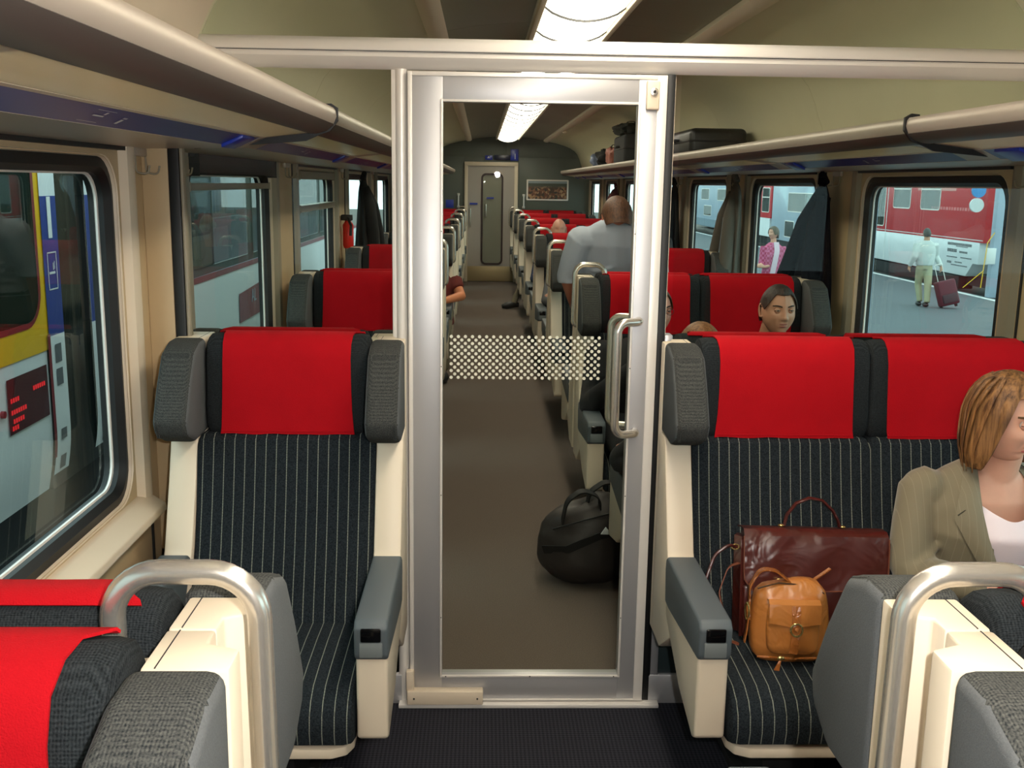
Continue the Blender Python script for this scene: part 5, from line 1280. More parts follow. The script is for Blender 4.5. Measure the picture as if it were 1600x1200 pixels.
def hand(bm, wrist, pd, side_v, nrm, curl=.5, s=1.0, thumb=1):
    """palm direction pd, across side_v (towards the thumb), back-of-hand normal nrm"""
    pd, side_v, nrm = Vector(pd).normalized(), Vector(side_v).normalized(), Vector(nrm).normalized(); w_ = Vector(wrist)
    tube(bm, [w_-pd*.02*s, w_+pd*.02*s, w_+pd*.055*s, w_+pd*.085*s], [(.020*s, .026*s), (.017*s, .032*s), (.015*s, .038*s), (.012*s, .036*s)] if abs(nrm.z) > .5 else [(.026*s, .020*s), (.032*s, .017*s), (.038*s, .015*s), (.036*s, .012*s)], 12)
    for i, (o_, L_) in enumerate(((.027, .068), (.010, .076), (-.008, .071), (-.025, .056))):
        b0 = w_+pd*.078*s+side_v*o_*s; a = 0; p = b0; pts = [b0-pd*.02*s, b0]
        for k in range(3):
            a += curl*(.8+.15*i); d = pd*math.cos(a)-nrm*math.sin(a); p = p+d*L_*s*(.42, .33, .25)[k]; pts.append(p)
        tube(bm, pts, [.0085*s, .0088*s, .0082*s, .0075*s, .0062*s], 8)
    b0 = w_+pd*.022*s+side_v*.026*s*thumb
    tube(bm, [b0-pd*.01*s, b0+(pd*.5+side_v*.7*thumb)*.03*s, b0+(pd*.8+side_v*.75*thumb-nrm*.3)*.052*s, b0+(pd*1.15+side_v*.6*thumb-nrm*.5)*.068*s], [.012*s, .0105*s, .0092*s, .0075*s], 8)
def headM(c, yaw=0, pitch=0, roll=0, s=1.0):
    return Matrix.Translation(c) @ Matrix.Rotation(math.radians(yaw), 4, 'Z') @ Matrix.Rotation(math.radians(pitch), 4, 'X') @ Matrix.Rotation(math.radians(roll), 4, 'Y') @ Matrix.Scale(s, 4)
def body(t, bm, M_, m, voxel=.006, hd=dict(nu=84, nv=64), **k):
    me = remesh(bm, voxel, 5); b2 = B(); b2.from_mesh(me)
    head_bm(b2, M_, **hd, **k); bmesh.ops.recalc_face_normals(b2, faces=b2.faces[:])
    bpy.data.meshes.remove(me); return obj('body', b2, m, t, angle=75)
def cloth(name, bm, m, t, voxel=.009, smooth=5, **k):
    me = remesh(bm, voxel, smooth, name); return obj_me(name, me, m, t, angle=80, **k)

# --- the woman in the window seat
def woman():
    t = thing('person', 'woman with shoulder length brown hair in grey green blazer and white top looking right', 'person', (1.385, 2.62, 0))
    SK = skin_mat('fair_skin', (226, 172, 146))
    hc = Vector((1.366, 2.550, 1.060)); M_ = headM(hc, yaw=27, pitch=7, roll=0, s=.985)
    bm = B()
    neck0 = Vector((1.385, 2.625, .885)); 
    tube(bm, [neck0-Vector((0, -.01, .05)), neck0, Vector((1.393, 2.60, .955)), hc+Vector((-.0, .03, -.03))], [.075, .056, .050, .048], 20)
    ell(bm, [((1.385, 2.64, .60), .13, .075), ((1.385, 2.635, .75), .15, .085), ((1.385, 2.63, .83), .155, .082), ((1.385, 2.63, .875), .135, .062), ((1.385, 2.625, .90), .075, .05)])
    # hands resting on the lap with a magazine
    for s, wr, pd in ((-1, (1.325, 2.325, .665), (.55, -.62, .02)), (1, (1.50, 2.30, .665), (-.45, -.6, .05))):
        el_ = Vector((1.385+s*.20, 2.48, .655))
        tube(bm, [el_, (el_+Vector(wr))/2, Vector(wr)], [.038, .034, .026], 14)
        hand(bm, wr, pd, (.6*(-s), .2, .25) if s < 0 else (-.6, .2, .25), (0, .1, 1), curl=.45, s=.92)
    # legs below the skirt line
    for s in (-1, 1):
        tube(bm, [(1.385+s*.09, 2.26, .47), (1.385+s*.085, 2.16, .44), (1.385+s*.08, 2.12, .28), (1.385+s*.08, 2.14, .10), (1.385+s*.08, 2.10, .05), (1.385+s*.08, 2.0, .035)], [.055, .056, .052, .036, .036, .03], 14)
    body(t, bm, M_, SK, voxel=.0055, jaw=.30, full=1.0)
    face_parts(t, M_, iris=(80, 96, 110), brow=(104, 76, 50), lip=(196, 104, 100), lid=(208, 150, 126), gaze=.25, open_=.0034)
    HM = hair_mat('light_brown_hair', (72, 44, 22), (158, 112, 66), scale=(60, 60, 4))
    def low(th):
        a = abs(th); fr = .090
        if a < .80: return fr-.012*(a/.8)**2
        if a < 1.4: return fr-.012+(-.128-fr+.012)*sm(.80, 1.40, a)**.9
        return fr-.012+(-.128-fr+.012)*sm(.80, 1.40, a)**.9-.012*sm(1.4, 2.2, a)
    o, f = hair_cap(t, M_, HM, low, off=.017, nu=110, nv=34, wave=.0030, flare=.10, curl=.016, part=-.012)
    # loose locks along the outside
    rnd = random.Random(5)
    for q in range(26):
        u = rnd.choice([rnd.uniform(.02, .26), rnd.uniform(.74, .98)]); dr = rnd.uniform(.001, .005)
        pts = []
        c_ = M_.translation
        for k in range(12):
            v = .12+.90*k/11
            p = f((u+.012*math.sin(v*4+q)) % 1, min(1, v)); r_ = Vector((p.x-c_.x, p.y-c_.y, 0)); r_.normalize(); p = p+r_*dr
            if v > 1: p = p+Vector((0, 0, -.012))
            pts.append(p)
        bm = B(); tube(bm, pts, [(.0015, .003)]+[(.0028, .0075)]*8+[(.0022, .006), (.0018, .004), (.0006, .001)], 6); obj('lock_of_hair', bm, HM, o)
    bm = B(); sphere(bm, M_ @ Vector((-.0785, .002, -.032)), .0035, .0035, .0035, 10, 8); obj('earring', bm, mat('pearl', (235, 230, 220), rough=.15), t)
    # white top
    TOP = mat('white_pink_top', (238, 222, 226), rough=.7)
    bm = B(); ell(bm, [((1.385, 2.62, .46), .165, .115), ((1.385, 2.615, .56), .148, .108), ((1.385, 2.605, .66), .142, .108), ((1.385, 2.585, .755), .165, .125), ((1.385, 2.60, .815), .160, .105), ((1.385, 2.625, .850), .150, .075)])
    for s in (-1, 1): sphere(bm, (1.385+s*.064, 2.53, .748), .060, .048, .058, 16, 12)
    me = remesh(bm, .0075, 8); b2 = B(); b2.from_mesh(me)
    # scoop neckline
    kill = [v for v in b2.verts if v.co.y < 2.63 and v.co.z > .800+.55*abs(v.co.x-1.385)**1.3*2.0 and abs(v.co.x-1.385) < .12 and v.co.z > .80]
    bmesh.ops.delete(b2, geom=kill, context='VERTS'); smooth_edge(b2); obj('white_top', b2, TOP, t, angle=80)
    # blazer
    JM = mat('grey_green_blazer_cloth', (122, 112, 88), rough=.75, sheen=.3, bump=.25, bump_scale=30)
    def jstripe():
        m = JM; b = m.node_tree.nodes['Principled BSDF']; tc = nd(m, 'ShaderNodeTexCoord'); sp = nd(m, 'ShaderNodeSeparateXYZ'); lk(m, tc.outputs['Object'], sp.inputs[0])
        px = math_node(m, 'PINGPONG', math_node(m, 'ADD', sp.outputs['X'], 10.0), .009); e = math_node(m, 'LESS_THAN', px, .0007)
        mx = nd(m, 'ShaderNodeMix'); mx.data_type = 'RGBA'; lk(m, math_node(m, 'MULTIPLY', e, .22), mx.inputs['Factor']); mx.inputs['A'].default_value = (*lin((122, 112, 88)), 1); mx.inputs['B'].default_value = (*lin((170, 160, 135)), 1)
        lk(m, mx.outputs['Result'], b.inputs['Base Color'])
    jstripe()
    bm = B(); cx = 1.385
    ell(bm, [((cx, 2.63, .45), .195, .130), ((cx, 2.625, .55), .175, .126), ((cx, 2.615, .66), .168, .125), ((cx, 2.605, .75), .190, .140), ((cx, 2.62, .82), .195, .118), ((cx, 2.635, .872), .178, .088), ((cx, 2.64, .902), .128, .068), ((cx, 2.64, .925), .078, .056)], 28)
    for s in (-1, 1):
        sh = Vector((cx+s*.178, 2.635, .845)); el_ = Vector((cx+s*.232, 2.555, .635)); wr = Vector((cx+s*.085+(-.02 if s < 0 else .02), 2.345, .668))
        sphere(bm, sh, .062, .066, .058, 16, 12)
        tube(bm, [sh+Vector((-s*.03, 0, .015)), sh+Vector((s*.012, 0, -.01)), sh.lerp(el_, .45)+Vector((s*.012, 0, 0)), el_+Vector((s*.004, .012, .03)), el_+Vector((0, -.004, -.008)), el_.lerp(wr, .35), el_.lerp(wr, .70), el_.lerp(wr, .92)],
             [.058, .062, .058, .053, .054, .053, .046, .041], 18)
        for k, (a, r_) in enumerate(((.55, .006), (.72, .007), (.88, .006))):     # sleeve creases near the elbow
            c_ = sh.lerp(el_, a); tube(bm, [c_+Vector((math.cos(q)*.058, math.sin(q)*.056, .02*math.sin(q+k*1.3))) for q in [2*PI*i/14 for i in range(14)]], r_, 6, closed=True)
        for k, (a, r_) in enumerate(((.12, .007), (.30, .006))):
            c_ = el_.lerp(wr, a); d_ = (wr-el_).normalized(); s1 = d_.cross(Vector((0, 0, 1))).normalized(); s2 = d_.cross(s1)
            tube(bm, [c_+s1*math.cos(q)*.050+s2*math.sin(q)*.050+d_*.012*math.sin(q*1+k) for q in [2*PI*i/14 for i in range(14)]], r_, 6, closed=True)
    me = remesh(bm, .0070, 4); b2 = B(); b2.from_mesh(me)
    def half(z): return .012+.34*max(0, z-.60)**1.25 if z > .60 else .012+.10*(.60-z)
    kill = [v for v in b2.verts if v.co.y < 2.60 and abs(v.co.x-cx) < half(v.co.z)+.012 and v.co.z > .44 and (v.co.y < 2.56 or v.co.z > .80)]
    kill += [v for v in b2.verts if v.co.z > .875 and abs(v.co.x-cx) < .058]
    bmesh.ops.delete(b2, geom=list(set(kill)), context='VERTS'); smooth_edge(b2); jk = obj('blazer', b2, JM, t, angle=80)
    # lapels and front edges, laid over the opening
    for s in (-1, 1):
        bm = B()
        inner = [(.052, 2.655, .925), (.060, 2.60, .905), (.074, 2.548, .86), (.080, 2.512, .82), (.072, 2.484, .76), (.048, 2.474, .69), (.018, 2.478, .62), (.020, 2.488, .54), (.028, 2.49, .47)]
        outer = [(.078, 2.665, .918), (.098, 2.595, .893), (.130, 2.540, .858), (.150, 2.512, .800), (.120, 2.494, .745), (.080, 2.484, .68), (.035, 2.488, .61), (.035, 2.496, .54), (.045, 2.498, .47)]
        n = 4; V = []
        for a, b in zip(inner, outer):
            row = []
            for k in range(n+1):
                q = k/n; p = Vector(a).lerp(Vector(b), q); p.y -= .009*math.sin(PI*q); row.append(bm.verts.new((cx+s*p.x, p.y-.004, p.z)))
            V.append(row)
        for a, b in zip(V[:-1], V[1:]):
            for k in range(n): bm.faces.new((a[k], a[k+1], b[k+1], b[k]))
        bmesh.ops.recalc_face_normals(bm, faces=bm.faces[:]); bmesh.ops.solidify(bm, geom=bm.faces[:], thickness=.005); obj('lapel', bm, JM, jk, angle=70)
        # collar notch seam
        bm = B(); tube(bm, [(cx+s*.146, 2.500, .815), (cx+s*.110, 2.514, .832), (cx+s*.082, 2.524, .838)], .0016, 5); obj('notch_seam', bm, mat('dark_seam', (60, 55, 42), rough=.9), jk)
    bm = B(); tube(bm, [(cx+.012, 2.476, .625), (cx+.012, 2.469, .625)], [.009, .009], 14); obj('button', bm, BLACK, jk)
    bm = B()
    for s in (-1, 1):
        tube(bm, [(cx+s*.09, 2.62, .50), (cx+s*.095, 2.45, .51), (cx+s*.095, 2.28, .495), (cx+s*.09, 2.20, .47)], [.095, .088, .078, .068], 18)
    cloth('skirt', bm, mat('dark_grey_skirt', (40, 42, 44), rough=.85), t)
    for s in (-1, 1):
        bm = B(); sphere(bm, (cx+s*.08, 2.05, .035), .042, .10, .034, 14, 8); obj('shoe', bm, BLACK, t)
    mg = thing('magazine', 'red and white magazine lying open on the lap of the woman', 'magazine', (1.44, 2.24, .63), math.radians(4))
    for s in (-1, 1):
        bm = B(); V = []
        for k in range(7):
            x = s*(.004+.026*k); z = .012*math.sin(PI*k/6)+.004
            V.append([bm.verts.new((x, -.115, z-.012)), bm.verts.new((x, .12, z+.02))])
        for a, b in zip(V[:-1], V[1:]): bm.faces.new((a[0], a[1], b[1], b[0]))
        bmesh.ops.recalc_face_normals(bm, faces=bm.faces[:]); bmesh.ops.solidify(bm, geom=bm.faces[:], thickness=.003)
        obj('pages', bm, WHITE if s > 0 else WHITE, mg, local=True)
    bm = B(); box(bm, -.155, .155, -.118, .10, -.012, -.006); box(bm, -.15, .16, -.112, -.02, .019, .021); obj('red_cover', bm, TR, mg, local=True)
woman()

def seated_man(label, cx, cy, headc, yaw, hair, skin, jacket, shirt, hc_args, glasses=False, hairlow=None, arms='lap', det=True, pitch=0, hd=dict(nu=72, nv=56), vox=.010, legs=True, group=None):
    t = thing('person', label, 'person', (cx, cy, 0)); SK = skin_mat('skin_%d_%d' % (skin[0], skin[1]), skin)
    M_ = headM(headc, yaw=yaw, pitch=pitch, s=1.0); h = Vector(headc)
    bm = B(); nk = Vector((cx, cy+.02, .905))
    tube(bm, [nk-Vector((0, 0, .08)), nk, h+Vector((0, .03, -.05))], [.075, .062, .058], 18)
    hands = []
    for s in (-1, 1):
        wr = Vector((cx+s*.09, cy-.34, .66)); el_ = Vector((cx+s*.25, cy-.10, .64))
        if arms == 'raised' and s < 0: wr = Vector((cx-.02, cy-.36, .90))
        tube(bm, [el_, wr], [.045, .030], 12); hand(bm, wr, (-s*.4, -.7, .1), (-s*.7, .2, .3), (0, .1, 1), curl=.5)
        hands.append((s, el_, wr))
    body(t, bm, M_, SK, voxel=.007, hd=hd, jaw=.22)
    if det: face_parts(t, M_, iris=(60, 60, 60), brow=(46, 36, 30), lip=(168, 100, 88), lid=tuple(int(c*.92) for c in skin), open_=.0027)
    hair_cap(t, M_, hair, hairlow or short_hair(), **hc_args)
    bm = B(); d = Vector((cx, cy, 0))
    ell(bm, [(d+Vector((0, .02, .44)), .19, .13), (d+Vector((0, .0, .60)), .185, .135), (d+Vector((0, -.005, .76)), .205, .135), (d+Vector((0, .01, .85)), .205, .11), (d+Vector((0, .02, .90)), .15, .085), (d+Vector((0, .02, .935)), .075, .065)], 26)
    for s, el_, wr in hands:
        sh = d+Vector((s*.185, .015, .855)); tube(bm, [sh+Vector((-s*.04, 0, .01)), sh+Vector((s*.015, 0, -.015)), sh.lerp(el_, .5), el_, el_.lerp(wr, .5), el_.lerp(wr, .9)], [.070, .078, .066, .060, .054, .046], 16)
        sphere(bm, sh, .075, .075, .07, 14, 10)
    cloth('jacket', bm, jacket, t, voxel=vox)
    bm = B(); prism(bm, [(cx-.05, .93), (cx+.05, .93), (cx, .74)], 'y', cy-.150, cy-.125, .004); obj('shirt_front', bm, shirt, t)
    if legs:
        bm = B()
        for s in (-1, 1):
            tube(bm, [(cx+s*.10, cy, .50), (cx+s*.11, cy-.25, .52), (cx+s*.11, cy-.46, .51), (cx+s*.11, cy-.52, .44), (cx+s*.11, cy-.50, .25), (cx+s*.11, cy-.47, .09)], [.10, .09, .075, .07, .058, .05], 16)
        cloth('trousers', bm, mat('dark_suit_cloth', (26, 27, 30), rough=.9), t, voxel=.012)
        for s in (-1, 1):
            bm = B(); sphere(bm, (cx+s*.11, cy-.54, .045), .05, .13, .044, 14, 8); obj('shoe', bm, BLACK, t)
    if glasses:
        bm = B()
        for s in (-1, 1): tube(bm, [M_ @ Vector((s*.031+.019*math.cos(q), -.094, .008+.014*math.sin(q))) for q in [2*PI*i/18 for i in range(18)]], .0012, 5, closed=True); tube(bm, [M_ @ Vector((s*.050, -.092, .011)), M_ @ Vector((s*.078, -.04, .010)), M_ @ Vector((s*.080, .015, .006))], .0012, 5)
        tube(bm, [M_ @ Vector((-.012, -.094, .010)), M_ @ Vector((.012, -.094, .010))], .0012, 5); obj('glasses', bm, BLACK, t)
    return t
SUIT = mat('black_suit_jacket', (24, 25, 27), rough=.85, bump=.2, bump_scale=40)
seated_man('man with short dark hair facing the camera, head seen above the right double seat', 1.365, 4.735, (1.363, 4.635, 1.085), 4, hair_mat('dark_short_hair', (30, 26, 24), (70, 60, 52)), (196, 146, 118), mat('dark_green_jacket', (34, 40, 36), rough=.85), mat('grey_shirt', (120, 125, 130), rough=.8), dict(off=.009, wave=.0015))
seated_man('man with glasses in dark suit, aisle seat, half hidden by the door post', .76, 4.735, (.785, 4.60, 1.080), 18, hair_mat('brown_short_hair', (50, 36, 26), (96, 74, 52)), (192, 140, 116), SUIT, mat('blue_shirt', (60, 84, 120), rough=.8), dict(off=.008, wave=.001), glasses=True, arms='raised')
bk = B(); box(bk, .72, .90, 4.30, 4.32, .80, 1.0, .002); 
bm = bk; bm.free()

# --- standing man seen from behind
def standing_man():
    cx, cy = .765, 6.0
    t = thing('person', 'standing man in grey blue shirt seen from behind with his head bowed', 'person', (cx, cy, 0)); SK = skin_mat('ruddy_skin', (200, 128, 100))
    M_ = headM((.735, 5.80, 1.565), yaw=180+4, pitch=-24, s=1.05)
    M_ = Matrix.Translation((.765, 5.85, 1.455)) @ Matrix.Rotation(PI, 4, 'Z') @ Matrix.Rotation(math.radians(30), 4, 'X') @ Matrix.Scale(1.04, 4)
    bm = B()
    tube(bm, [(cx, 5.90, 1.32), (cx, 5.87, 1.40), (cx+.002, 5.86, 1.45)], [.06, .06, .060], 18)
    arms = []
    for s in (-1, 1):
        sh = Vector((cx+s*.195, 5.87, 1.335)); el_ = Vector((cx+s*.255, 5.93, 1.09)); wr = Vector((cx+s*.20, 6.08, .92))
        tube(bm, [el_+Vector((0, 0, .04)), el_, wr], [.05, .048, .032], 12); hand(bm, wr, (-s*.2, .5, -.6), (-s*.7, .3, .1), (s*.4, .5, .5), curl=.35); arms.append((s, sh, el_, wr))
    body(t, bm, M_, SK, voxel=.008, hd=dict(nu=60, nv=44), jaw=.2, full=1.0)
    hair_cap(t, M_, hair_mat('reddish_brown_hair', (64, 40, 28), (108, 72, 50)), short_hair(back=-.075), off=.012, wave=.001)
    bm = B()
    ell(bm, [((cx, 6.03, .96), .185, .125), ((cx, 6.02, 1.02), .19, .13), ((cx, 6.0, 1.10), .185, .13), ((cx, 5.95, 1.20), .205, .135), ((cx, 5.90, 1.30), .215, .125), ((cx, 5.87, 1.375), .195, .105), ((cx, 5.85, 1.425), .13, .085), ((cx, 5.845, 1.45), .078, .07)], 28)
    for s, sh, el_, wr in arms:
        tube(bm, [sh+Vector((-s*.05, 0, .0)), sh+Vector((s*.01, 0, -.01)), sh.lerp(el_, .5)+Vector((s*.01, 0, 0)), el_+Vector((0, 0, .03)), el_+Vector((0, 0, -.01))], [.075, .082, .075, .072, .070], 16); sphere(bm, sh, .08, .08, .075, 14, 10)
    for k, (z, a) in enumerate(((1.03, .5), (1.07, 1.7), (1.12, 3.1), (1.18, 4.0))):   # folds round the lower back
        tube(bm, [(cx-.15+.30*q/8, 6.0-.128+(q/8-.5)**2*.22-(z-1.03)*.28, z+.025*math.sin(q*.7+a)) for q in range(9)], [.004]+[.013]*7+[.004], 6)
    SM = mat('grey_blue_shirt_cloth', (176, 184, 198), rough=.8, bump=.3, bump_scale=12)
    cloth('shirt', bm, SM, t, voxel=.008, smooth=4)
    bm = B(); tube(bm, [(cx+.075*math.cos(q), 5.848+.07*math.sin(q), 1.425+.02*math.sin(q)) for q in [2*PI*i/20 for i in range(20)]], [(.014, .006)]*20, 8, closed=True); obj('shirt_collar', bm, SM, t)
    bm = B(); ell(bm, [((cx, 6.03, .84), .18, .13), ((cx, 6.03, .93), .182, .126), ((cx, 6.03, .995), .178, .12)], 24)
    for s in (-1, 1): tube(bm, [(cx+s*.09, 6.03, .86), (cx+s*.10, 6.02, .50), (cx+s*.10, 6.05, .08)], [.10, .078, .062], 16)
    cloth('trousers', bm, mat('dark_maroon_trousers', (48, 28, 30), rough=.9), t, voxel=.012)
    bm = B(); tube(bm, [(cx+.186*math.cos(q), 6.03+.128*math.sin(q), .985) for q in [2*PI*i/24 for i in range(24)]], [(.016, .004)]*24, 6, closed=True); obj('belt', bm, BLACK, t)
    for s in (-1, 1):
        bm = B(); sphere(bm, (cx+s*.10, 6.10, .045), .05, .13, .044, 14, 8); obj('shoe', bm, BLACK, t)
standing_man()

# --- a few passengers far down the coach (only head tops, an arm, a foot show)
def far_person(label, cx, cy, face, hair, hl, jac, skin=(205, 150, 125), top=1.27, bare=False):
    t = thing('person', label, 'person', (cx, cy, 0)); SK = skin_mat('skin_%d_%d' % (skin[0], skin[1]), skin)
    R_ = Matrix.Rotation(0 if face < 0 else PI, 4, 'Z'); M_ = Matrix.Translation((cx, cy+face*.06, top-.118)) @ R_
    bm = B(); tube(bm, [(cx, cy, .86), (cx, cy, .95), (cx, cy+face*.03, top-.17)], [.07, .058, .055], 12)
    for s in (-1, 1):
        wr = (cx+s*.10, cy+face*.36, .66); tube(bm, ([(cx+s*.20, cy, top-.47)] if bare else [])+[(cx+s*.25, cy+face*.12, .68), wr], ([.05] if bare else [])+[.045, .03], 10); hand(bm, wr, (-s*.4, face*.7, 0), (-s*.7, 0, .2), (0, 0, 1), curl=.4)
    body(t, bm, M_, SK, voxel=.010, hd=dict(nu=40, nv=30), jaw=.2)
    if hl: hair_cap(t, M_, hair, hl, off=.009, nu=40, nv=12, wave=.001)
    bm = B(); d = Vector((cx, cy, top-1.27))
    ell(bm, [(d+Vector((0, .0, .44)), .19, .13), (d+Vector((0, 0, .62)), .18, .13), (d+Vector((0, 0, .80)), .20, .125), (d+Vector((0, 0, .89)), .13, .085), (d+Vector((0, 0, .93)), .07, .065)], 20)
    for s in (-1, 1):
        sh = d+Vector((s*.185, 0, .84)); el_ = Vector((cx+s*.25, cy+face*.12, .66)); tube(bm, [sh, sh.lerp(el_, .3), sh.lerp(el_, .5)]+([] if bare else [el_, el_.lerp(Vector((cx+s*.10, cy+face*.36, .66)), .8)]), [.072, .066, .062]+([] if bare else [.056, .042]), 12)
    cloth('jumper', bm, jac, t, voxel=.014)
    bm = B()
    for s in (-1, 1): tube(bm, [(cx+s*.10, cy, .52), (cx+s*.11, cy+face*.45, .52), (cx+s*.11, cy+face*.50, .42), (cx+s*.11, cy+face*.46, .09)], [.09, .075, .07, .05], 12)
    cloth('trousers', bm, mat('khaki_trousers', (120, 112, 92), rough=.9), t, voxel=.016)
    for s in (-1, 1):
        bm = B(); sphere(bm, (cx+s*.11, cy+face*.53, .045), .05, .13, .044, 12, 8); obj('shoe', bm, BLACK, t)
    return t
GH = hair_mat('grey_white_hair', (150, 146, 138), (206, 200, 190)); BH = hair_mat('sandy_hair', (120, 92, 56), (170, 140, 92)); RH = hair_mat('reddish_blonde_hair', (96, 60, 34), (150, 104, 62))
far_person('passenger with white hair whose head top shows over the third row on the right', .815, 8.88, -1, GH, short_hair(), mat('grey_jumper', (110, 112, 114), rough=.9), top=1.275)
far_person('bald passenger farther down on the right, only the crown showing', .815, 10.93, -1, None, None, mat('blue_jumper', (60, 70, 100), rough=.9), skin=(214, 160, 136), top=1.285)
far_person('sandy haired passenger farther down by the right windows, crown showing', 1.38, 10.93, -1, BH, short_hair(), mat('brown_jumper', (90, 70, 50), rough=.9), top=1.275)
far_person('reddish blonde passenger facing away, hair top showing above seat behind the glass', .77, 3.47, 1, RH, short_hair(back=-.10), mat('black_jumper', (30, 30, 32), rough=.9), top=1.172)
far_person('passenger on the left whose bare elbow sticks into the aisle', -.42, 8.95, -1, BH, short_hair(), mat('rust_red_shirt', (110, 40, 34), rough=.9), skin=(222, 136, 92), top=1.24, bare=True)
sho = thing('outstretched_shoe', 'black shoe of a hidden passenger sticking into the aisle far down on the right', 'shoe', (.40, 13.6, 0))
bm = B(); tube(bm, [(.55, 13.66, .30), (.47, 13.62, .16), (.44, 13.60, .08)], [.05, .042, .038], 12); obj('trouser_leg', bm, mat('khaki_trousers', (120, 112, 92)), sho)
bm = B(); tube(bm, [(.50, 13.62, .05), (.43, 13.60, .055), (.34, 13.57, .045), (.28, 13.56, .035)], [.035, .045, .045, .025], 12); obj('shoe_upper', bm, BLACK, sho)

# --- outside on the platform
def platform_man():
    cx, cy, z0 = 9.60, 22.0, PLZ
    t = thing('person', 'man in white jumper and khaki trousers walking away on the platform', 'person', (cx, cy, z0)); SK = skin_mat('skin_200_150', (200, 150, 120))
    M_ = Matrix.Translation((cx, cy+.02, z0+1.56)) @ Matrix.Rotation(PI-.2, 4, 'Z') @ Matrix.Scale(1.0, 4)
    bm = B(); tube(bm, [(cx, cy, z0+1.34), (cx, cy, z0+1.5)], [.07, .06], 12)
    aw = []
    for s, dx, dy in ((-1, -.05, .12), (1, .10, -.14)):
        sh = Vector((cx+s*.19, cy, z0+1.34)); el_ = Vector((cx+s*.27, cy-dy*.6, z0+1.07)); wr = Vector((cx+s*.27+dx*.8, cy+dy*.4, z0+.86)); tube(bm, [el_, wr], [.04, .028], 10); hand(bm, wr, (0, dy*.3, -1), (-s*.2, 1, 0), (s, 0, 0), curl=.4); aw.append((s, sh, el_, wr))
    body(t, bm, M_, SK, voxel=.012, hd=dict(nu=40, nv=30), jaw=.2)
    hair_cap(t, M_, hair_mat('grey_black_hair', (40, 38, 36), (90, 86, 80)), short_hair(), off=.008, nu=40, nv=12)
    bm = B(); d = Vector((cx, cy, z0))
    ell(bm, [(d+Vector((0, 0, .88)), .185, .13), (d+Vector((0, 0, 1.0)), .205, .15), (d+Vector((0, 0, 1.2)), .215, .14), (d+Vector((0, 0, 1.34)), .19, .11), (d+Vector((0, 0, 1.42)), .09, .08)], 20)
    for s, sh, el_, wr in aw: tube(bm, [sh, sh.lerp(el_, .5), el_, el_.lerp(wr, .5), el_.lerp(wr, .95)], [.085, .078, .068, .06, .045], 12)
    cloth('jumper', bm, mat('white_jumper', (206, 214, 212), rough=.9), t, voxel=.014)
    bm = B(); ell(bm, [(d+Vector((0, 0, .80)), .16, .12), (d+Vector((0, 0, .92)), .17, .12)], 16)
    tube(bm, [(cx-.08, cy, z0+.84), (cx-.06, cy+.10, z0+.46), (cx-.04, cy-.02, z0+.10)], [.10, .075, .06], 12); tube(bm, [(cx+.08, cy, z0+.84), (cx+.06, cy-.12, z0+.46), (cx+.02, cy-.24, z0+.10)], [.10, .078, .062], 12)
    cloth('trousers', bm, mat('pale_khaki_trousers', (172, 170, 138), rough=.9), t, voxel=.014)
    for x, y in ((cx-.04, cy+.04), (cx+.02, cy-.18)):
        bm = B(); sphere(bm, (x, y, z0+.05), .05, .13, .05, 12, 8); obj('shoe', bm, BLACK, t)
    sc = thing('trolley_case', 'dark red wheeled suitcase tipped behind the walking man on the platform', 'suitcase', (10.05, 21.6, z0), 0)
    Mt = Matrix.Translation((10.05, 21.6, z0+.05)) @ Matrix.Rotation(math.radians(-14), 4, 'Y') @ Matrix.Rotation(math.radians(-10), 4, 'X')
    WC = mat('dark_wine_case', (84, 24, 40), rough=.6)
    bm = B(); box(bm, -.20, .20, -.12, .12, .02, .56, .04, 3, M=Mt); obj('case_body', bm, WC, sc)
    bm = B(); box(bm, -.16, .16, -.15, -.115, .06, .26, .02, 3, M=Mt); obj('front_pocket', bm, mat('darker_wine_case', (50, 30, 40), rough=.6), sc)
    bm = B()
    pts = arc_path([(-.10, .06, .56), (-.10, .06, .92), (.06, .06, .92), (.06, .06, .56)], .03, 4); tube(bm, [Mt @ p for p in pts], .008, 6); obj('pull_handle', bm, ALU_P, sc)
    for x in (-.16, .16):
        bm = B(); tube(bm, [Mt @ Vector((x-.02, .05, .0)), Mt @ Vector((x+.02, .05, .0))], .04, 12); obj('wheel', bm, BLACK, sc)
platform_man()
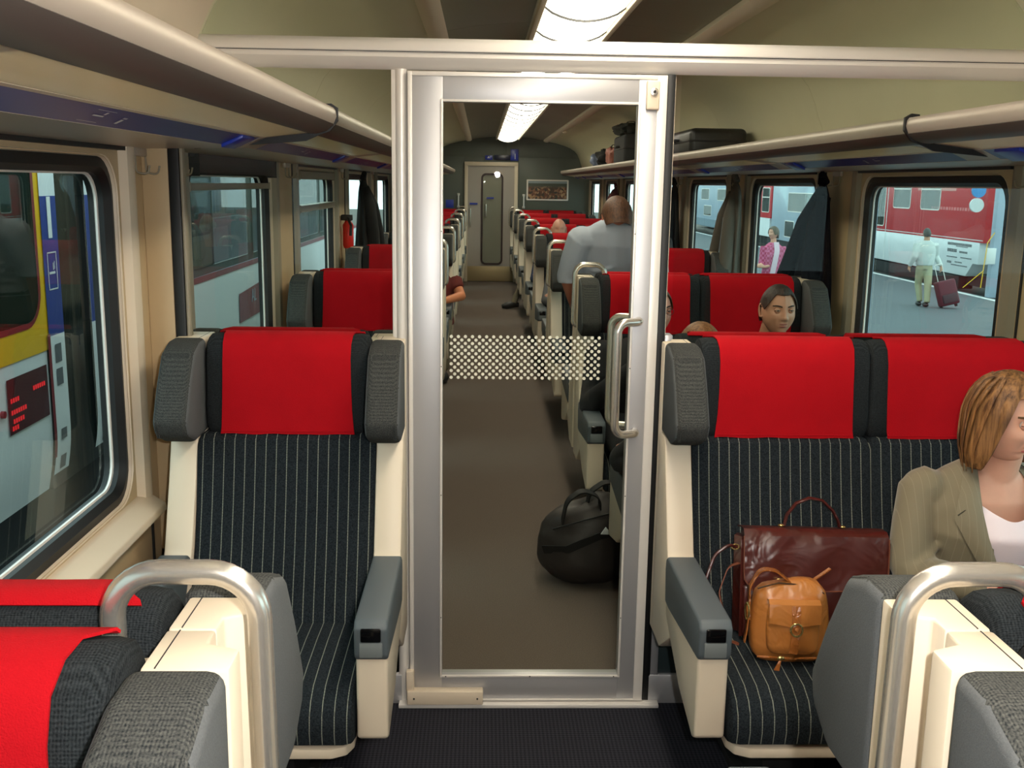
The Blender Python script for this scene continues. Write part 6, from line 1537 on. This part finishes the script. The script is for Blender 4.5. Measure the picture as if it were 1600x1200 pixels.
def platform_woman():
    cx, cy, z0 = 5.13, 18.0, PLZ
    t = thing('person', 'woman with short brown hair in pink checked shirt standing on the platform', 'person', (cx, cy, z0)); SK = skin_mat('skin_214_160', (214, 160, 132))
    M_ = Matrix.Translation((cx-.01, cy, z0+1.70)) @ Matrix.Rotation(math.radians(-62), 4, 'Z')
    bm = B(); tube(bm, [(cx, cy, z0+1.46), (cx, cy, z0+1.62)], [.06, .05], 12)
    aw = []
    for s in (-1, 1):
        sh = Vector((cx+s*.16, cy, z0+1.47)); el_ = Vector((cx+s*.20, cy-.03, z0+1.18)); wr = Vector((cx-.20+s*.03, cy-.12, z0+1.12)); tube(bm, [el_, wr], [.036, .026], 10); hand(bm, wr, (-.8, -.2, .2), (0, .3, 1), (0, -1, .3), curl=.4, s=.9); aw.append((s, sh, el_, wr))
    body(t, bm, M_, SK, voxel=.012, hd=dict(nu=40, nv=30), jaw=.28)
    hair_cap(t, M_, hair_mat('short_brown_hair', (58, 50, 40), (110, 98, 80)), short_hair(side=-.03, back=-.09), off=.014, nu=40, nv=14, wave=.003)
    def checked():
        m = mat('pink_checked_cloth', (196, 100, 140), rough=.85); b = m.node_tree.nodes['Principled BSDF']; tc = nd(m, 'ShaderNodeTexCoord'); c = nd(m, 'ShaderNodeTexChecker'); c.inputs['Scale'].default_value = 24
        c.inputs['Color1'].default_value = (*lin((206, 110, 150)), 1); c.inputs['Color2'].default_value = (*lin((178, 70, 104)), 1); lk(m, tc.outputs['Object'], c.inputs['Vector']); lk(m, c.outputs['Color'], b.inputs['Base Color']); return m
    bm = B(); d = Vector((cx, cy, z0))
    ell(bm, [(d+Vector((0, 0, .90)), .19, .14), (d+Vector((0, 0, 1.1)), .17, .13), (d+Vector((0, 0, 1.32)), .185, .14), (d+Vector((0, 0, 1.46)), .17, .10), (d+Vector((0, 0, 1.54)), .08, .07)], 20)
    for s, sh, el_, wr in aw: tube(bm, [sh, sh.lerp(el_, .5), el_, el_.lerp(wr, .7)], [.07, .06, .054, .042], 12)
    cloth('shirt', bm, checked(), t, voxel=.014)
    bm = B(); ribbon(bm, [(cx-.04, cy-.15, z0+.92), (cx+.0, cy-.165, z0+1.2), (cx+.03, cy-.16, z0+1.4), (cx+.03, cy-.08, z0+1.55)], .09, .01, (1, 0, 0)); obj('scarf', bm, mat('pale_scarf', (220, 196, 208), rough=.9), t)
    bm = B(); ell(bm, [(d+Vector((0, 0, .84)), .17, .13), (d+Vector((0, 0, .95)), .17, .13)], 16)
    for s in (-1, 1): tube(bm, [(cx+s*.09, cy, z0+.86), (cx+s*.09, cy, z0+.46), (cx+s*.09, cy, z0+.08)], [.10, .07, .055], 12)
    cloth('trousers', bm, mat('navy_trousers', (40, 44, 60), rough=.9), t, voxel=.014)
    for s in (-1, 1):
        bm = B(); sphere(bm, (cx+s*.09-.04, cy-.02, z0+.045), .10, .05, .044, 12, 8); obj('shoe', bm, BLACK, t)
platform_woman()
# ------------------------------------------------------------------ groups for repeated things
GROUPS = {'hook': 'double coat hooks on the window pillars', 'coat': 'coats hanging on the window pillars', 'rack': 'luggage racks above the windows',
          'suitcase': 'suitcases', 'handle': 'white grab bars on the end wall'}
for o in COL.objects:
    c = o.get('category')
    if c in GROUPS and not o.get('group') and o.name.split('.')[0] != 'trolley_case': o['group'] = GROUPS[c]
for o in COL.objects:
    if o.type == 'MESH' and o.name.split('.')[0] in ('pictogram', 'door_symbol', 'screws', 'bead_screws'): o['kind'] = 'stuff'
